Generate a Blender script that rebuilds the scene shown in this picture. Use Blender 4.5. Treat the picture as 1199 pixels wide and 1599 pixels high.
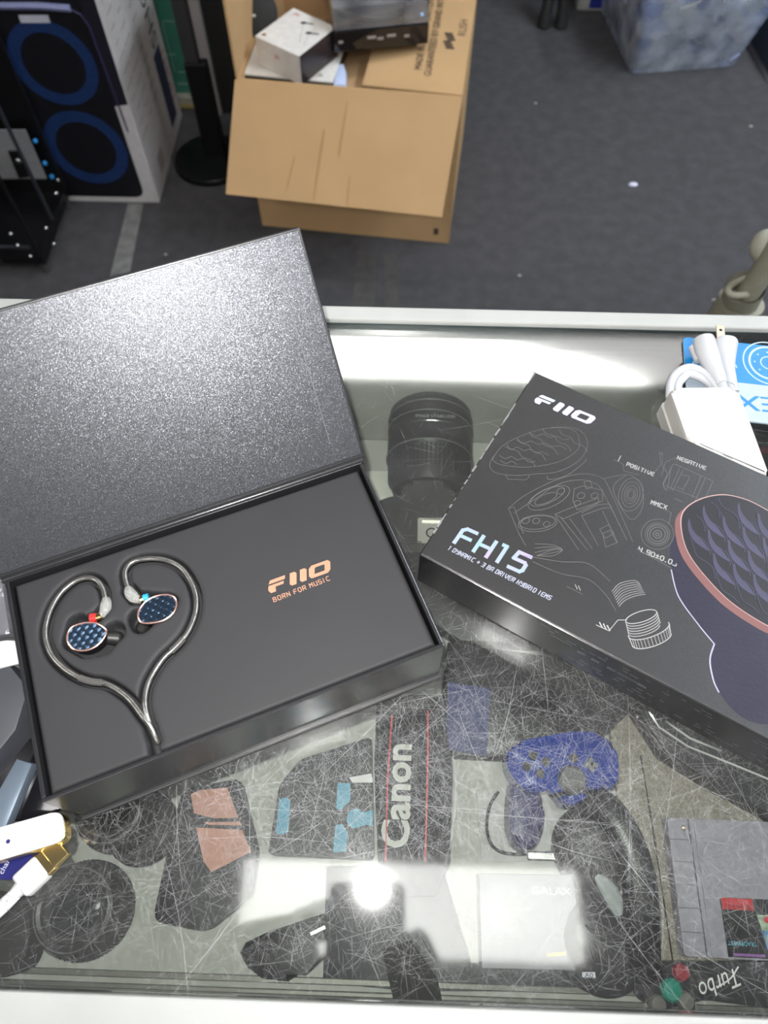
import bpy, bmesh, math, random
import numpy as np
from mathutils import Vector, Matrix
PI = math.pi
random.seed(7); rng = np.random.default_rng(7)
SC = bpy.context.scene
COL = SC.collection
for o in list(bpy.data.objects): bpy.data.objects.remove(o)

# ------------------------------------------------------------------ camera
F_PX, TH, RO, YA, CX, CY = 1160.3, .4911, -.0016, .0323, 599.5, 799.5
T = .95                                    # height of the counter glass
CAM = Vector((0, 0, 1.40))
_f = Vector((0, math.sin(TH), -math.cos(TH))); _r = Vector((1, 0, 0)); _u = _r.cross(_f)
_r2 = _r*math.cos(RO) + _u*math.sin(RO); _u2 = -_r*math.sin(RO) + _u*math.cos(RO)
RZ = Matrix.Rotation(YA, 3, 'Z')
RI, UP, FW = RZ @ _r2, RZ @ _u2, RZ @ _f
cd = bpy.data.cameras.new('camera'); cam = bpy.data.objects.new('camera', cd); COL.objects.link(cam)
M4 = Matrix((RI, UP, -FW)).transposed().to_4x4(); M4.translation = CAM
cam.matrix_world = M4
cd.sensor_fit = 'VERTICAL'; cd.sensor_height = 36; cd.lens = F_PX/1599*36
cd.clip_start = .01; cd.dof.use_dof = True; cd.dof.focus_distance = .46; cd.dof.aperture_fstop = 9.5
SC.camera = cam

def at(px, py, z):
    """world point at height z on the sight line of a photo pixel"""
    d = FW + RI*((px-CX)/F_PX) - UP*((py-CY)/F_PX)
    return CAM + d*((z-CAM.z)/d.z)
def aty(px, py, y):
    d = FW + RI*((px-CX)/F_PX) - UP*((py-CY)/F_PX)
    return CAM + d*(y/d.y)

# ------------------------------------------------------------------ world, exposure
w = bpy.data.worlds.new('world'); SC.world = w; w.use_nodes = True
w.node_tree.nodes['Background'].inputs[0].default_value = (.75, .82, 1, 1)
w.node_tree.nodes['Background'].inputs[1].default_value = .25
SC.view_settings.view_transform = 'Standard'; SC.view_settings.look = 'None'
SC.view_settings.gamma = 1; SC.view_settings.exposure = 0.6
CEIL_E = 7.5; FLASH_W = 2.7

# ------------------------------------------------------------------ materials
MATS = {}
def mat(name, c, r=.5, m=0., spec=.5, coat=0., bump=None, var=None, trans=0., alpha=1., sheen=0., emis=None, ior=1.45, coat_r=.1):
    """c: base colour (linear); bump=(scale,strength,dist); var=(scale,amount) colour mottling"""
    if name in MATS: return MATS[name]
    mt = bpy.data.materials.new(name); mt.use_nodes = True; nt = mt.node_tree
    b = nt.nodes['Principled BSDF']; I = b.inputs
    I['Base Color'].default_value = (*c, 1); I['Roughness'].default_value = r; I['Metallic'].default_value = m
    I['Specular IOR Level'].default_value = spec; I['Coat Weight'].default_value = coat; I['Coat Roughness'].default_value = coat_r
    I['Transmission Weight'].default_value = trans; I['Alpha'].default_value = alpha; I['IOR'].default_value = ior
    I['Sheen Weight'].default_value = sheen
    if emis: I['Emission Color'].default_value = (*emis[0], 1); I['Emission Strength'].default_value = emis[1]
    tc = nt.nodes.new('ShaderNodeTexCoord')
    if var is None: var = (60, .06)
    nz = nt.nodes.new('ShaderNodeTexNoise'); nz.inputs['Scale'].default_value = var[0]; nz.inputs['Detail'].default_value = 4
    nt.links.new(tc.outputs['Object'], nz.inputs['Vector'])
    mr = nt.nodes.new('ShaderNodeMapRange'); mr.inputs[1].default_value = .3; mr.inputs[2].default_value = .7
    mr.inputs[3].default_value = 1-var[1]; mr.inputs[4].default_value = 1+var[1]
    nt.links.new(nz.outputs[0], mr.inputs[0])
    vm = nt.nodes.new('ShaderNodeVectorMath'); vm.operation = 'SCALE'; vm.inputs[0].default_value = c
    nt.links.new(mr.outputs[0], vm.inputs['Scale']); nt.links.new(vm.outputs[0], I['Base Color'])
    if bump:
        n2 = nt.nodes.new('ShaderNodeTexNoise'); n2.inputs['Scale'].default_value = bump[0]; n2.inputs['Detail'].default_value = 3
        nt.links.new(tc.outputs['Object'], n2.inputs['Vector'])
        bp = nt.nodes.new('ShaderNodeBump'); bp.inputs['Strength'].default_value = bump[1]; bp.inputs['Distance'].default_value = bump[2]
        nt.links.new(n2.outputs[0], bp.inputs['Height']); nt.links.new(bp.outputs[0], I['Normal'])
    MATS[name] = mt; return mt
def flake(name, c, r, flake_c, scale=1800, amt=.35, tilt=.9, fr=.38, spec=.3):
    """pearlescent paper: fine cells with their own tilt, a share of them metallic"""
    mt = mat(name, c, r, spec=spec); nt = mt.node_tree; b = nt.nodes['Principled BSDF']
    tc = nt.nodes.new('ShaderNodeTexCoord'); v = nt.nodes.new('ShaderNodeTexVoronoi'); v.inputs['Scale'].default_value = scale
    nt.links.new(tc.outputs['Object'], v.inputs['Vector'])
    g = nt.nodes.new('ShaderNodeBsdfGlossy'); g.inputs['Color'].default_value = (*flake_c, 1); g.inputs['Roughness'].default_value = fr
    ge = nt.nodes.new('ShaderNodeNewGeometry')
    s = nt.nodes.new('ShaderNodeVectorMath'); s.operation = 'SUBTRACT'; s.inputs[1].default_value = (.5, .5, .5)
    nt.links.new(v.outputs['Color'], s.inputs[0])
    sc = nt.nodes.new('ShaderNodeVectorMath'); sc.operation = 'SCALE'; sc.inputs['Scale'].default_value = tilt
    nt.links.new(s.outputs[0], sc.inputs[0])
    ad = nt.nodes.new('ShaderNodeVectorMath'); nt.links.new(sc.outputs[0], ad.inputs[0]); nt.links.new(ge.outputs['Normal'], ad.inputs[1])
    no = nt.nodes.new('ShaderNodeVectorMath'); no.operation = 'NORMALIZE'; nt.links.new(ad.outputs[0], no.inputs[0])
    nt.links.new(no.outputs[0], g.inputs['Normal'])
    mx = nt.nodes.new('ShaderNodeMixShader'); mx.inputs[0].default_value = amt
    nt.links.new(b.outputs[0], mx.inputs[1]); nt.links.new(g.outputs[0], mx.inputs[2])
    nt.links.new(mx.outputs[0], nt.nodes['Material Output'].inputs['Surface'])
    return mt
def glass(name, tint=(.95, .97, .95), r=.0, refl=1., ior=1.5, haze=0., haze_c=(.9, .9, .92)):
    """clear sheet: light goes straight through, Fresnel share mirrored"""
    if name in MATS: return MATS[name]
    mt = bpy.data.materials.new(name); mt.use_nodes = True; nt = mt.node_tree
    for n in list(nt.nodes):
        if n.type != 'OUTPUT_MATERIAL': nt.nodes.remove(n)
    out = [n for n in nt.nodes if n.type == 'OUTPUT_MATERIAL'][0]
    t = nt.nodes.new('ShaderNodeBsdfTransparent'); t.inputs[0].default_value = (*tint, 1)
    g = nt.nodes.new('ShaderNodeBsdfGlossy'); g.inputs['Roughness'].default_value = r
    f = nt.nodes.new('ShaderNodeFresnel'); f.inputs[0].default_value = ior
    ml = nt.nodes.new('ShaderNodeMath'); ml.operation = 'MULTIPLY'; ml.inputs[1].default_value = refl; ml.use_clamp = True
    nt.links.new(f.outputs[0], ml.inputs[0])
    mx = nt.nodes.new('ShaderNodeMixShader'); nt.links.new(ml.outputs[0], mx.inputs[0])
    nt.links.new(t.outputs[0], mx.inputs[1]); nt.links.new(g.outputs[0], mx.inputs[2])
    last = mx
    if haze:
        d = nt.nodes.new('ShaderNodeBsdfDiffuse'); d.inputs[0].default_value = (*haze_c, 1)
        tc = nt.nodes.new('ShaderNodeTexCoord'); nz = nt.nodes.new('ShaderNodeTexNoise'); nz.inputs['Scale'].default_value = 14; nz.inputs['Detail'].default_value = 8
        nt.links.new(tc.outputs['Object'], nz.inputs['Vector'])
        mr = nt.nodes.new('ShaderNodeMapRange'); mr.inputs[1].default_value = .35; mr.inputs[2].default_value = .7; mr.inputs[3].default_value = haze*.3; mr.inputs[4].default_value = haze
        nt.links.new(nz.outputs[0], mr.inputs[0])
        m2 = nt.nodes.new('ShaderNodeMixShader'); nt.links.new(mr.outputs[0], m2.inputs[0])
        nt.links.new(mx.outputs[0], m2.inputs[1]); nt.links.new(d.outputs[0], m2.inputs[2]); last = m2
    nt.links.new(last.outputs[0], out.inputs['Surface'])
    MATS[name] = mt; return mt

white_paint = mat('white_paint', (.40, .405, .39), .35, bump=(90, .15, .001), var=(25, .05))
white_plastic = mat('white_plastic', (.50, .485, .46), .32, spec=.4, var=(20, .02))
white_cord = mat('white_cord', (.50, .51, .54), .35, var=(20, .02))
black_paper = mat('black_paper', (.016, .016, .018), .36, spec=.7, bump=(900, .25, .0002))
black_side = mat('black_side', (.018, .018, .02), .22, spec=.8, bump=(60, .12, .0008))
lid_paper = flake('lid_paper', (.018, .019, .022), .45, (.54, .56, .63), scale=3300, amt=.085, tilt=.30, fr=.35)
sleeve_paper = flake('sleeve_paper', (.004, .004, .0045), .42, (.72, .70, .70), scale=3600, amt=.055, tilt=.25, fr=.40, spec=.45)
foam_mat = mat('foam', (.027, .027, .029), .6, spec=.3, bump=(2500, .08, .0001), var=(30, .04))
copper = mat('copper_print', (.50, .25, .16), .45, m=.3)
rose_gold = mat('rose_gold', (.80, .50, .44), .25, m=.9)
silver_print = mat('silver_print', (.52, .54, .66), .25, m=.55)
grey_line = mat('grey_line', (.125, .12, .115), .5)
pale_line = mat('pale_line', (.30, .295, .29), .45)
black_plastic = mat('black_plastic', (.012, .012, .013), .35)
black_matte = mat('black_matte', (.018, .018, .018), .75)
black_gloss = mat('black_gloss', (.008, .008, .01), .08, coat=.5)
charcoal = mat('charcoal', (.035, .036, .042), .55)
grey_metal = mat('grey_metal', (.45, .45, .46), .3, m=1.)
chrome = mat('chrome', (.8, .8, .8), .15, m=1.)
gold = mat('gold', (.85, .66, .32), .22, m=1.)
brass = mat('brass', (.62, .50, .38), .35, m=.8)
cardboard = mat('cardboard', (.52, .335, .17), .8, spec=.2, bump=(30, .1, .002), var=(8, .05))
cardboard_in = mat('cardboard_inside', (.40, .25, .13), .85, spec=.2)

# ------------------------------------------------------------------ builders
def V(*a): return Vector(a)
def link(o, parent=None):
    COL.objects.link(o)
    if parent is not None: o.parent = parent
    return o
def obj(name, bm, m, parent=None, smooth=False, loc=None):
    me = bpy.data.meshes.new(name)
    bmesh.ops.recalc_face_normals(bm, faces=bm.faces) if len(bm.faces) and not getattr(bm, '_nr', False) else None
    bm.to_mesh(me); bm.free()
    if smooth:
        for p in me.polygons: p.use_smooth = True
        try: me.set_sharp_from_angle(angle=math.radians(40))
        except Exception: pass
    ms = m if isinstance(m, (list, tuple)) else [m]
    for x in ms: me.materials.append(x)
    o = bpy.data.objects.new(name, me); link(o, parent)
    if loc is not None: o.location = loc
    return o
def tag(o, label=None, cat=None, group=None, kind=None):
    if label: o['label'] = label
    if cat: o['category'] = cat
    if group: o['group'] = group
    if kind: o['kind'] = kind
    return o
def thing(name, label, cat, loc=(0, 0, 0), rz=0., group=None):
    o = bpy.data.objects.new(name, None); o.empty_display_size = .02; COL.objects.link(o)
    o.location = loc; o.rotation_euler = (0, 0, rz); tag(o, label, cat, group); return o
def nb(): return bmesh.new()
def box(bm, c, s, bev=0., rot=None, seg=2):
    r = bmesh.ops.create_cube(bm, size=1); vs = r['verts']
    bmesh.ops.scale(bm, vec=s, verts=vs)
    if bev > 0:
        es = list({e for v in vs for e in v.link_edges})
        rr = bmesh.ops.bevel(bm, geom=es, offset=bev, segments=seg, affect='EDGES', profile=.5)
        vs = list({v for f in rr['faces'] for v in f.verts} | {v for v in vs if v.is_valid})
    if rot is not None: bmesh.ops.rotate(bm, cent=(0, 0, 0), matrix=rot, verts=vs)
    bmesh.ops.translate(bm, vec=c, verts=vs)
    return bm
def bx(c, s, bev=0., rot=None, seg=2): return box(nb(), c, s, bev, rot, seg)
def cyl(bm, a, b, r1, r2=None, n=32, cap=True):
    a = Vector(a); b = Vector(b); r2 = r1 if r2 is None else r2
    d = b-a; q = d.to_track_quat('Z', 'Y').to_matrix().to_4x4()
    bmesh.ops.create_cone(bm, cap_ends=cap, segments=n, radius1=r1, radius2=r2, depth=d.length,
                          matrix=Matrix.Translation((a+b)/2) @ q)
    return bm
def sph(bm, c, r, s=(1, 1, 1), n=20):
    bmesh.ops.create_uvsphere(bm, u_segments=n, v_segments=n//2, radius=r, matrix=Matrix.Translation(c) @ Matrix.Diagonal((*s, 1)))
    return bm
def lathe(prof, n=48, c=(0, 0, 0), bm=None):
    bm = bm or nb(); c = Vector(c); rings = []
    for r, z in prof:
        rings.append([bm.verts.new(c+V(r*math.cos(2*PI*i/n), r*math.sin(2*PI*i/n), z)) for i in range(n)] if r > 1e-6 else [bm.verts.new(c+V(0, 0, z))])
    for A, B in zip(rings, rings[1:]):
        for i in range(n):
            j = (i+1) % n
            if len(A) == 1 and len(B) == 1: continue
            if len(A) == 1: bm.faces.new((A[0], B[i], B[j]))
            elif len(B) == 1: bm.faces.new((A[i], A[j], B[0]))
            else: bm.faces.new((A[i], A[j], B[j], B[i]))
    return bm
def area2(p): return sum(p[i][0]*p[(i+1) % len(p)][1]-p[(i+1) % len(p)][0]*p[i][1] for i in range(len(p)))
def prism(pts, z0, z1, bev=0., bm=None, seg=2):
    bm = bm or nb(); pts = [(p[0], p[1]) for p in pts]
    if area2(pts) < 0: pts = pts[::-1]
    lo = [bm.verts.new((*p, z0)) for p in pts]; hi = [bm.verts.new((*p, z1)) for p in pts]
    n = len(pts); top = bm.faces.new(hi); bm.faces.new(lo[::-1])
    for i in range(n): bm.faces.new((lo[i], lo[(i+1) % n], hi[(i+1) % n], hi[i]))
    if bev > 0: bmesh.ops.bevel(bm, geom=list(top.edges), offset=bev, segments=seg, affect='EDGES', profile=.5)
    return bm
def spline(pts, k=8, closed=False):
    P = [Vector(p) for p in pts]; n = len(P); out = []
    rngi = range(n if closed else n-1)
    for i in rngi:
        p0 = P[(i-1) % n] if closed or i > 0 else P[0]; p1 = P[i]; p2 = P[(i+1) % n]; p3 = P[(i+2) % n] if closed or i+2 < n else P[-1]
        for j in range(k):
            t = j/k
            out.append(.5*((2*p1)+(p2-p0)*t+(2*p0-5*p1+4*p2-p3)*t*t+(3*p1-p0-3*p2+p3)*t**3))
    if not closed: out.append(P[-1])
    return out
def tube(pts, r, n=10, closed=False, bm=None, flat=1.):
    bm = bm or nb(); P = [Vector(p) for p in pts]; m = len(P); rings = []
    rr = r if isinstance(r, (list, tuple)) else [r]*m
    prev = None
    for i in range(m):
        a = P[(i-1) % m] if closed or i > 0 else P[0]; b = P[(i+1) % m] if closed or i < m-1 else P[-1]
        t = (b-a).normalized()
        if prev is None:
            x = t.orthogonal().normalized()
            if abs(t.z) < .95: x = t.cross(V(0, 0, 1)).normalized()
        else: x = (prev-t*prev.dot(t)).normalized()
        prev = x; y = t.cross(x)
        rings.append([bm.verts.new(P[i]+(x*math.cos(2*PI*k/n)+y*math.sin(2*PI*k/n)*flat)*rr[i]) for k in range(n)])
    for i in range(m if closed else m-1):
        A, B = rings[i], rings[(i+1) % m]
        for k in range(n): bm.faces.new((A[k], A[(k+1) % n], B[(k+1) % n], B[k]))
    if not closed: bm.faces.new(rings[0][::-1]); bm.faces.new(rings[-1])
    return bm
def sheet(pts, z, bm=None, th=.00008):
    """printed area: a very thin slab of ink"""
    return prism(pts, z, z+th, bm=bm)
RK = [0]
def ribbon(bm, pts, wd, z, closed=False, th=.00006):
    P = [Vector((p[0], p[1], 0)) for p in pts]
    if closed: P = P+[P[0]]
    for a, b in zip(P, P[1:]):
        d = b-a
        if d.length < 1e-7: continue
        d.normalize(); nrm = V(-d.y, d.x, 0)*wd/2; e = d*wd*.35
        q = [a-e-nrm, b+e-nrm, b+e+nrm, a-e+nrm]; RK[0] = (RK[0]+1) % 16; h_ = z+th+RK[0]*4e-6
        f = [bm.verts.new((v.x, v.y, h_)) for v in q]; bm.faces.new(f)
    return bm
def ell(cx, cy, a, b, rot=0., n=40, t0=0., t1=2*PI):
    c, s = math.cos(rot), math.sin(rot); full = abs(t1-t0-2*PI) < 1e-6; m = n if full else n+1
    return [(cx+a*math.cos(t)*c-b*math.sin(t)*s, cy+a*math.cos(t)*s+b*math.sin(t)*c) for t in [t0+(t1-t0)*i/n for i in range(m)]]
def rrect(cx, cy, w_, h_, r, rot=0., k=5):
    out = []
    for (sx, sy, a0) in ((1, 1, 0), (-1, 1, PI/2), (-1, -1, PI), (1, -1, 1.5*PI)):
        for i in range(k+1):
            a = a0+PI/2*i/k; out.append((sx*(w_/2-r)+r*math.cos(a), sy*(h_/2-r)+r*math.sin(a)))
    c, s = math.cos(rot), math.sin(rot)
    return [(cx+x*c-y*s, cy+x*s+y*c) for x, y in out]
def text(body, size, z, origin, rot=0., shear=0., xs=1., th=.00006, bm=None, align='LEFT', mtx=None, bold=0.):
    """built-in font as flat print"""
    c = bpy.data.curves.new('t', 'FONT'); c.body = body; c.size = size; c.align_x = align; c.shear = shear; c.resolution_u = 3; c.offset = bold
    o = bpy.data.objects.new('t', c); COL.objects.link(o)
    me = bpy.data.meshes.new_from_object(o); bpy.data.objects.remove(o)
    bm = bm or nb(); k = len(bm.verts); bm.from_mesh(me); bpy.data.meshes.remove(me); bm.verts.ensure_lookup_table()
    vs = bm.verts[k:]
    bmesh.ops.scale(bm, vec=(xs, 1, 1), verts=vs)
    if mtx is not None: bmesh.ops.transform(bm, matrix=mtx, verts=vs)
    else:
        bmesh.ops.rotate(bm, cent=(0, 0, 0), matrix=Matrix.Rotation(rot, 3, 'Z'), verts=vs)
        bmesh.ops.translate(bm, vec=(*origin, z+th), verts=vs)
    return bm
# squared stroke lettering: strokes on a 4 x 6 grid
GL = {'A': [[(0, 0), (0, 5), (1, 6), (4, 6), (4, 0)], [(0, 2.6), (4, 2.6)]], 'B': [[(0, 0), (0, 6), (3.3, 6), (3.8, 5), (3.3, 3.2), (4, 2.4), (4, .6), (3.3, 0), (0, 0)], [(0, 3.2), (3.3, 3.2)]],
 'C': [[(4, 6), (1, 6), (0, 5), (0, 1), (1, 0), (4, 0)]], 'D': [[(0, 0), (0, 6), (3, 6), (4, 5), (4, 1), (3, 0), (0, 0)]], 'E': [[(4, 6), (1, 6), (0, 5), (0, 1), (1, 0), (4, 0)], [(0, 3), (3.5, 3)]],
 'F': [[(4, 6), (1, 6), (0, 5), (0, 0)], [(0, 3), (3.5, 3)]], 'G': [[(4, 6), (1, 6), (0, 5), (0, 1), (1, 0), (4, 0), (4, 3), (2.2, 3)]], 'H': [[(0, 0), (0, 6)], [(4, 0), (4, 6)], [(0, 3), (4, 3)]],
 'I': [[(.8, 0), (.8, 6)]], 'M': [[(0, 0), (0, 6), (2, 3), (4, 6), (4, 0)]], 'N': [[(0, 0), (0, 6), (4, 0), (4, 6)]], 'O': [[(0, 1), (0, 5), (1, 6), (3, 6), (4, 5), (4, 1), (3, 0), (1, 0), (0, 1)]],
 'P': [[(0, 0), (0, 6), (4, 6), (4, 2.8), (0, 2.8)]], 'R': [[(0, 0), (0, 6), (4, 6), (4, 3), (0, 3)], [(1.8, 3), (4, 0)]], 'S': [[(4, 6), (.6, 6), (0, 5.2), (0, 3), (4, 3), (4, .8), (3.4, 0), (0, 0)]],
 'T': [[(0, 6), (4, 6)], [(2, 6), (2, 0)]], 'U': [[(0, 6), (0, 1), (1, 0), (4, 0), (4, 6)]], 'V': [[(0, 6), (0, 3), (2, 0), (4, 3), (4, 6)]], 'X': [[(0, 0), (4, 6)], [(0, 6), (4, 0)]],
 'Y': [[(0, 6), (0, 3.6), (4, 3.6)], [(4, 6), (4, 0), (1, 0)]], '0': [[(0, 1), (0, 5), (1, 6), (3, 6), (4, 5), (4, 1), (3, 0), (1, 0), (0, 1)]], '1': [[(.2, 6), (1.3, 6), (1.3, 0)]],
 '3': [[(0, 6), (4, 6), (4, 0), (0, 0)], [(1, 3), (4, 3)]], '4': [[(0, 6), (0, 3), (4, 3)], [(4, 6), (4, 0)]], '5': [[(4, 6), (.4, 6), (0, 3.4), (3.4, 3.4), (4, 2.8), (4, .8), (3.4, 0), (0, 0)]],
 '9': [[(4, 3), (0, 3), (0, 6), (4, 6), (4, 0), (0, 0)]], '+': [[(0, 3), (4, 3)], [(2, 1), (2, 5)]], '.': [[(.8, 0), (1.4, 0)]], '~': [[(0, 3.6), (4, 3.6)], [(2, 1.8), (2, 5.4)], [(0, .6), (4, .6)]], '|': [[(2, 0), (2, 6)]], '-': [[(0, 3), (4, 3)]]}
def strokes(bm, s, h, o, rot, z, wd, xs=1., gap=1.9, shear=.0):
    c, n = math.cos(rot), math.sin(rot); k = h/6; x = 0
    for ch in s:
        if ch == ' ': x += 3.6*k*xs; continue
        for pl in GL[ch]:
            q = [(x+(p[0]*xs+p[1]*shear)*k, p[1]*k) for p in pl]
            ribbon(bm, [(o[0]+a*c-b*n, o[1]+a*n+b*c) for a, b in q], wd, z)
        x += (4*xs+gap if ch not in '1I.|' else 2.6*xs+gap)*k
    return bm
LOGO = [[(0, .34), (0, .2), (.12, 0), (.5, 0), (.58, .38), (1.2, .38), (1.3, .6), (.1, .6)], [(.14, .72), (.34, 1), (1.52, 1), (1.46, .82), (1.4, .72)],
        [(1.62, .15), (1.75, 0), (2.1, 0), (2.38, .85), (2.25, 1), (1.9, 1)], [(2.42, .15), (2.55, 0), (2.9, 0), (3.18, .85), (3.05, 1), (2.7, 1)],
        [(3.2, .3), (3.3, .0), (4.7, .0), (4.95, .25), (5.1, .78), (4.95, 1.0), (3.75, 1.0), (3.45, .85)]]
def logo(bm, o, rot, h, z):
    c, n = math.cos(rot), math.sin(rot)
    def tr(p): return (o[0]+(p[0]*c-p[1]*n)*h, o[1]+(p[0]*n+p[1]*c)*h)
    for g in LOGO[:4]:
        bm.faces.new([bm.verts.new((*tr(p), z+.00008)) for p in g])
    out = [(3.16, .22), (3.3, 0), (4.6, 0), (4.86, .2), (5.05, .8), (4.9, 1), (3.6, 1), (3.34, .8)]
    inn = [(3.62, .28), (3.64, .26), (4.36, .26), (4.44, .3), (4.56, .72), (4.54, .76), (3.86, .76), (3.78, .72)]
    A = [bm.verts.new((*tr(p), z+.00008)) for p in out]; B = [bm.verts.new((*tr(p), z+.00008)) for p in inn]
    for i in range(8): bm.faces.new((A[i], A[(i+1) % 8], B[(i+1) % 8], B[i]))
    return bm
def flat(bm): bm._nr = True if False else None; return bm
def structure(name, bm, m): return tag(obj(name, bm, m), kind='structure')

# ------------------------------------------------------------------ room
carp = mat('carpet', (.080, .078, .083), .95, spec=.1, bump=(220, 1., .006), var=(26, .14))
nt = carp.node_tree      # worn fibres: a second, finer mottling
structure('floor', bx((0, 1.2, -.025), (7, 7.4, .05)), carp)
wallm = mat('wall_paint', (.22, .22, .22), .8)
structure('ceiling', bx((0, 1.2, 2.725), (7, 7.4, .05)), mat('ceiling_tile', (.13, .13, .135), .9))
structure('wall_back', bx((0, 4.95, 1.35), (7, .1, 2.7)), wallm)
structure('wall_front', bx((0, -2.55, 1.35), (7, .1, 2.7)), wallm)
structure('wall_left', bx((-3.55, 1.2, 1.35), (.1, 7.4, 2.7)), wallm)
structure('wall_right', bx((3.55, 1.2, 1.35), (.1, 7.4, 2.7)), wallm)
lampm = mat('lamp_diffuser', (.8, .8, .8), .5, emis=((1, .985, .96), CEIL_E))
fill_cool = mat('added_fill_cool', (.8, .8, .8), .5, emis=((.84, .92, 1), 27.0)); fill_side = mat('added_fill_side', (.8, .8, .8), .5, emis=((1, .97, .93), 13.0))
def ceiling_light(x0, x1, y0, y1, label, group=None, lampm=lampm):
    c = V((x0+x1)/2, (y0+y1)/2, 2.7); t = thing('ceiling_light', label, 'ceiling light', c, group=group)
    sx, sy = x1-x0, y1-y0
    obj('diffuser', bx((0, 0, -.035), (sx, sy, .03), .008), lampm, t, True)
    b = nb()
    for s in (-1, 1):
        box(b, (s*(sx/2+.01), 0, -.028), (.02, sy+.04, .055), .003); box(b, (0, s*(sy/2+.01), -.028), (sx, .02, .055), .003)
    obj('frame', b, white_paint, t)
    return t
ceiling_light(-.37, .50, -.105, .105, 'fluorescent ceiling fitting straight above the counter, mirrored in its glass front')
ceiling_light(-.75, 1.15, 1.70, 1.92, 'long fluorescent ceiling fitting over the shop floor behind the cardboard box')
ceiling_light(1.75, 2.05, -.6, 2.6, 'added cool fill light built as a ceiling fitting along the right side of the shop', lampm=fill_cool)  # added fill: unseen fitting that brightens the room and bin from the right
ceiling_light(-2.1, -1.8, -1.0, .2, 'added warm fill light built as a ceiling fitting along the left side of the shop', lampm=fill_side)  # added fill: unseen fitting, kept out of the glass reflection
ceiling_light(-1.0, 1.0, -1.5, -1.2, 'added fill light built as a ceiling fitting behind the person at the counter', lampm=fill_side)  # added fill: unseen fitting to light the lid and box fronts
# tape strips and litter on the carpet
tape = mat('grey_tape', (.17, .17, .165), .7, var=(40, .3))
def fl(pts): return [at(x, y, 0)[:2] for x, y in pts]
tag(obj('floor_tape', prism(fl([(200, 318), (224, 318), (203, 425), (172, 432)]), .0003, .0012), tape), 'grey strip of tape stuck on the carpet in front of the speaker carton', 'tape')
tag(obj('floor_tape', prism(fl([(556, 392), (587, 394), (584, 482), (550, 482)]), .0003, .001), mat('dark_tape', (.062, .058, .056), .7, var=(40, .2))), 'left one of two dark worn tape strips on the carpet before the cardboard box', 'tape')
tag(obj('floor_tape', prism(fl([(598, 394), (620, 395), (622, 482), (602, 482)]), .0003, .001), MATS['dark_tape']), 'right one of two dark worn tape strips on the carpet before the cardboard box', 'tape')
b = sph(nb(), (0, 0, .004), .013, (1, .6, .4), 12)
t = tag(obj('plastic_scrap', b, mat('scrap', (.6, .62, .75), .4), None, True, at(988, 290, 0)), 'largest pale scrap lying in the middle of the carpet', 'scrap')
for i, (x, y, s, l) in enumerate([(1172, 198, .006, 'tiny pale ring scrap on carpet near right edge below the bin'), (836, 162, .005, 'tiny pale scrap on carpet right of the cardboard box'), (1114, 469, .005, 'tiny beige scrap on carpet left of the pole collar'), (811, 431, .005, 'tiny beige crumb on carpet near the counter edge'), (259, 398, .005, 'tiny brown crumb on carpet beside the grey tape')]):
    tag(obj('plastic_scrap', sph(nb(), (0, 0, s*.4), s, (1, .7, .4), 10), mat('crumb', (.35, .32, .3), .6), None, True, at(x, y, 0)), l, 'scrap')

# ------------------------------------------------------------------ display case
YF, YB = -.0424, .4105         # inner edges of the white frame
case = thing('display_case', 'glass-topped display case with white frame and heavily scratched top', 'display case', (0, 0, 0))
X0, X1 = -.85, 1.05; XM, XW = (X0+X1)/2, X1-X0
b = nb()
box(b, (XM, YB+.007, T-.012), (XW, .014, .032), .0015)
box(b, (XM, YF-.038, T-.012), (XW, .076, .032), .0015)
obj('frame', b, white_paint, case)
rail = mat('rail_metal', (.20, .20, .18), .45, m=.4, var=(12, .25), bump=(40, .3, .001))
b = nb()
for y, z, wd in ((YB-.004, T-.014, .008), (YB-.011, T-.019, .006), (-.0455, T-.163, .004), (-.0525, T-.161, .003), (-.0585, T-.158, .004), (-.066, T-.155, .004)):
    box(b, (XM, y, z), (XW, wd, .006), .0006)
obj('track', b, rail, case)
obj('seal', bx((XM, YB-.0007, T-.0035), (XW, .0014, .006)), mat('seal', (.03, .05, .05), .3), case)
gl = obj('glass_top', bx((XM, (YF+YB)/2, T-.0035), (XW, YB-YF-.002, .006)), glass('counter_glass', (.93, .95, .93), refl=1.0, r=.055, haze=.022), case)
ZS = T-.165                    # shelf that carries the goods
shelfm = mat('shelf_paint', (.40, .405, .375), .6, var=(14, .08), bump=(30, .1, .001))
obj('shelf', bx((XM, (YB-.072)/2, ZS-.009), (XW-.04, YB+.070, .018), .001), shelfm, case)
b = nb()
box(b, (XM, YB+.006, (T-.03)/2), (XW, .012, T-.03)); box(b, (XM, -.082, (T-.03)/2), (XW, .02, T-.03))
box(b, (X0+.008, (YB-.072)/2, (T-.03)/2), (.016, YB+.072, T-.03)); box(b, (X1-.008, (YB-.072)/2, (T-.03)/2), (.016, YB+.072, T-.03))
obj('panel', b, mat('case_panel', (.40, .40, .37), .5, var=(10, .12)), case)
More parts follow.
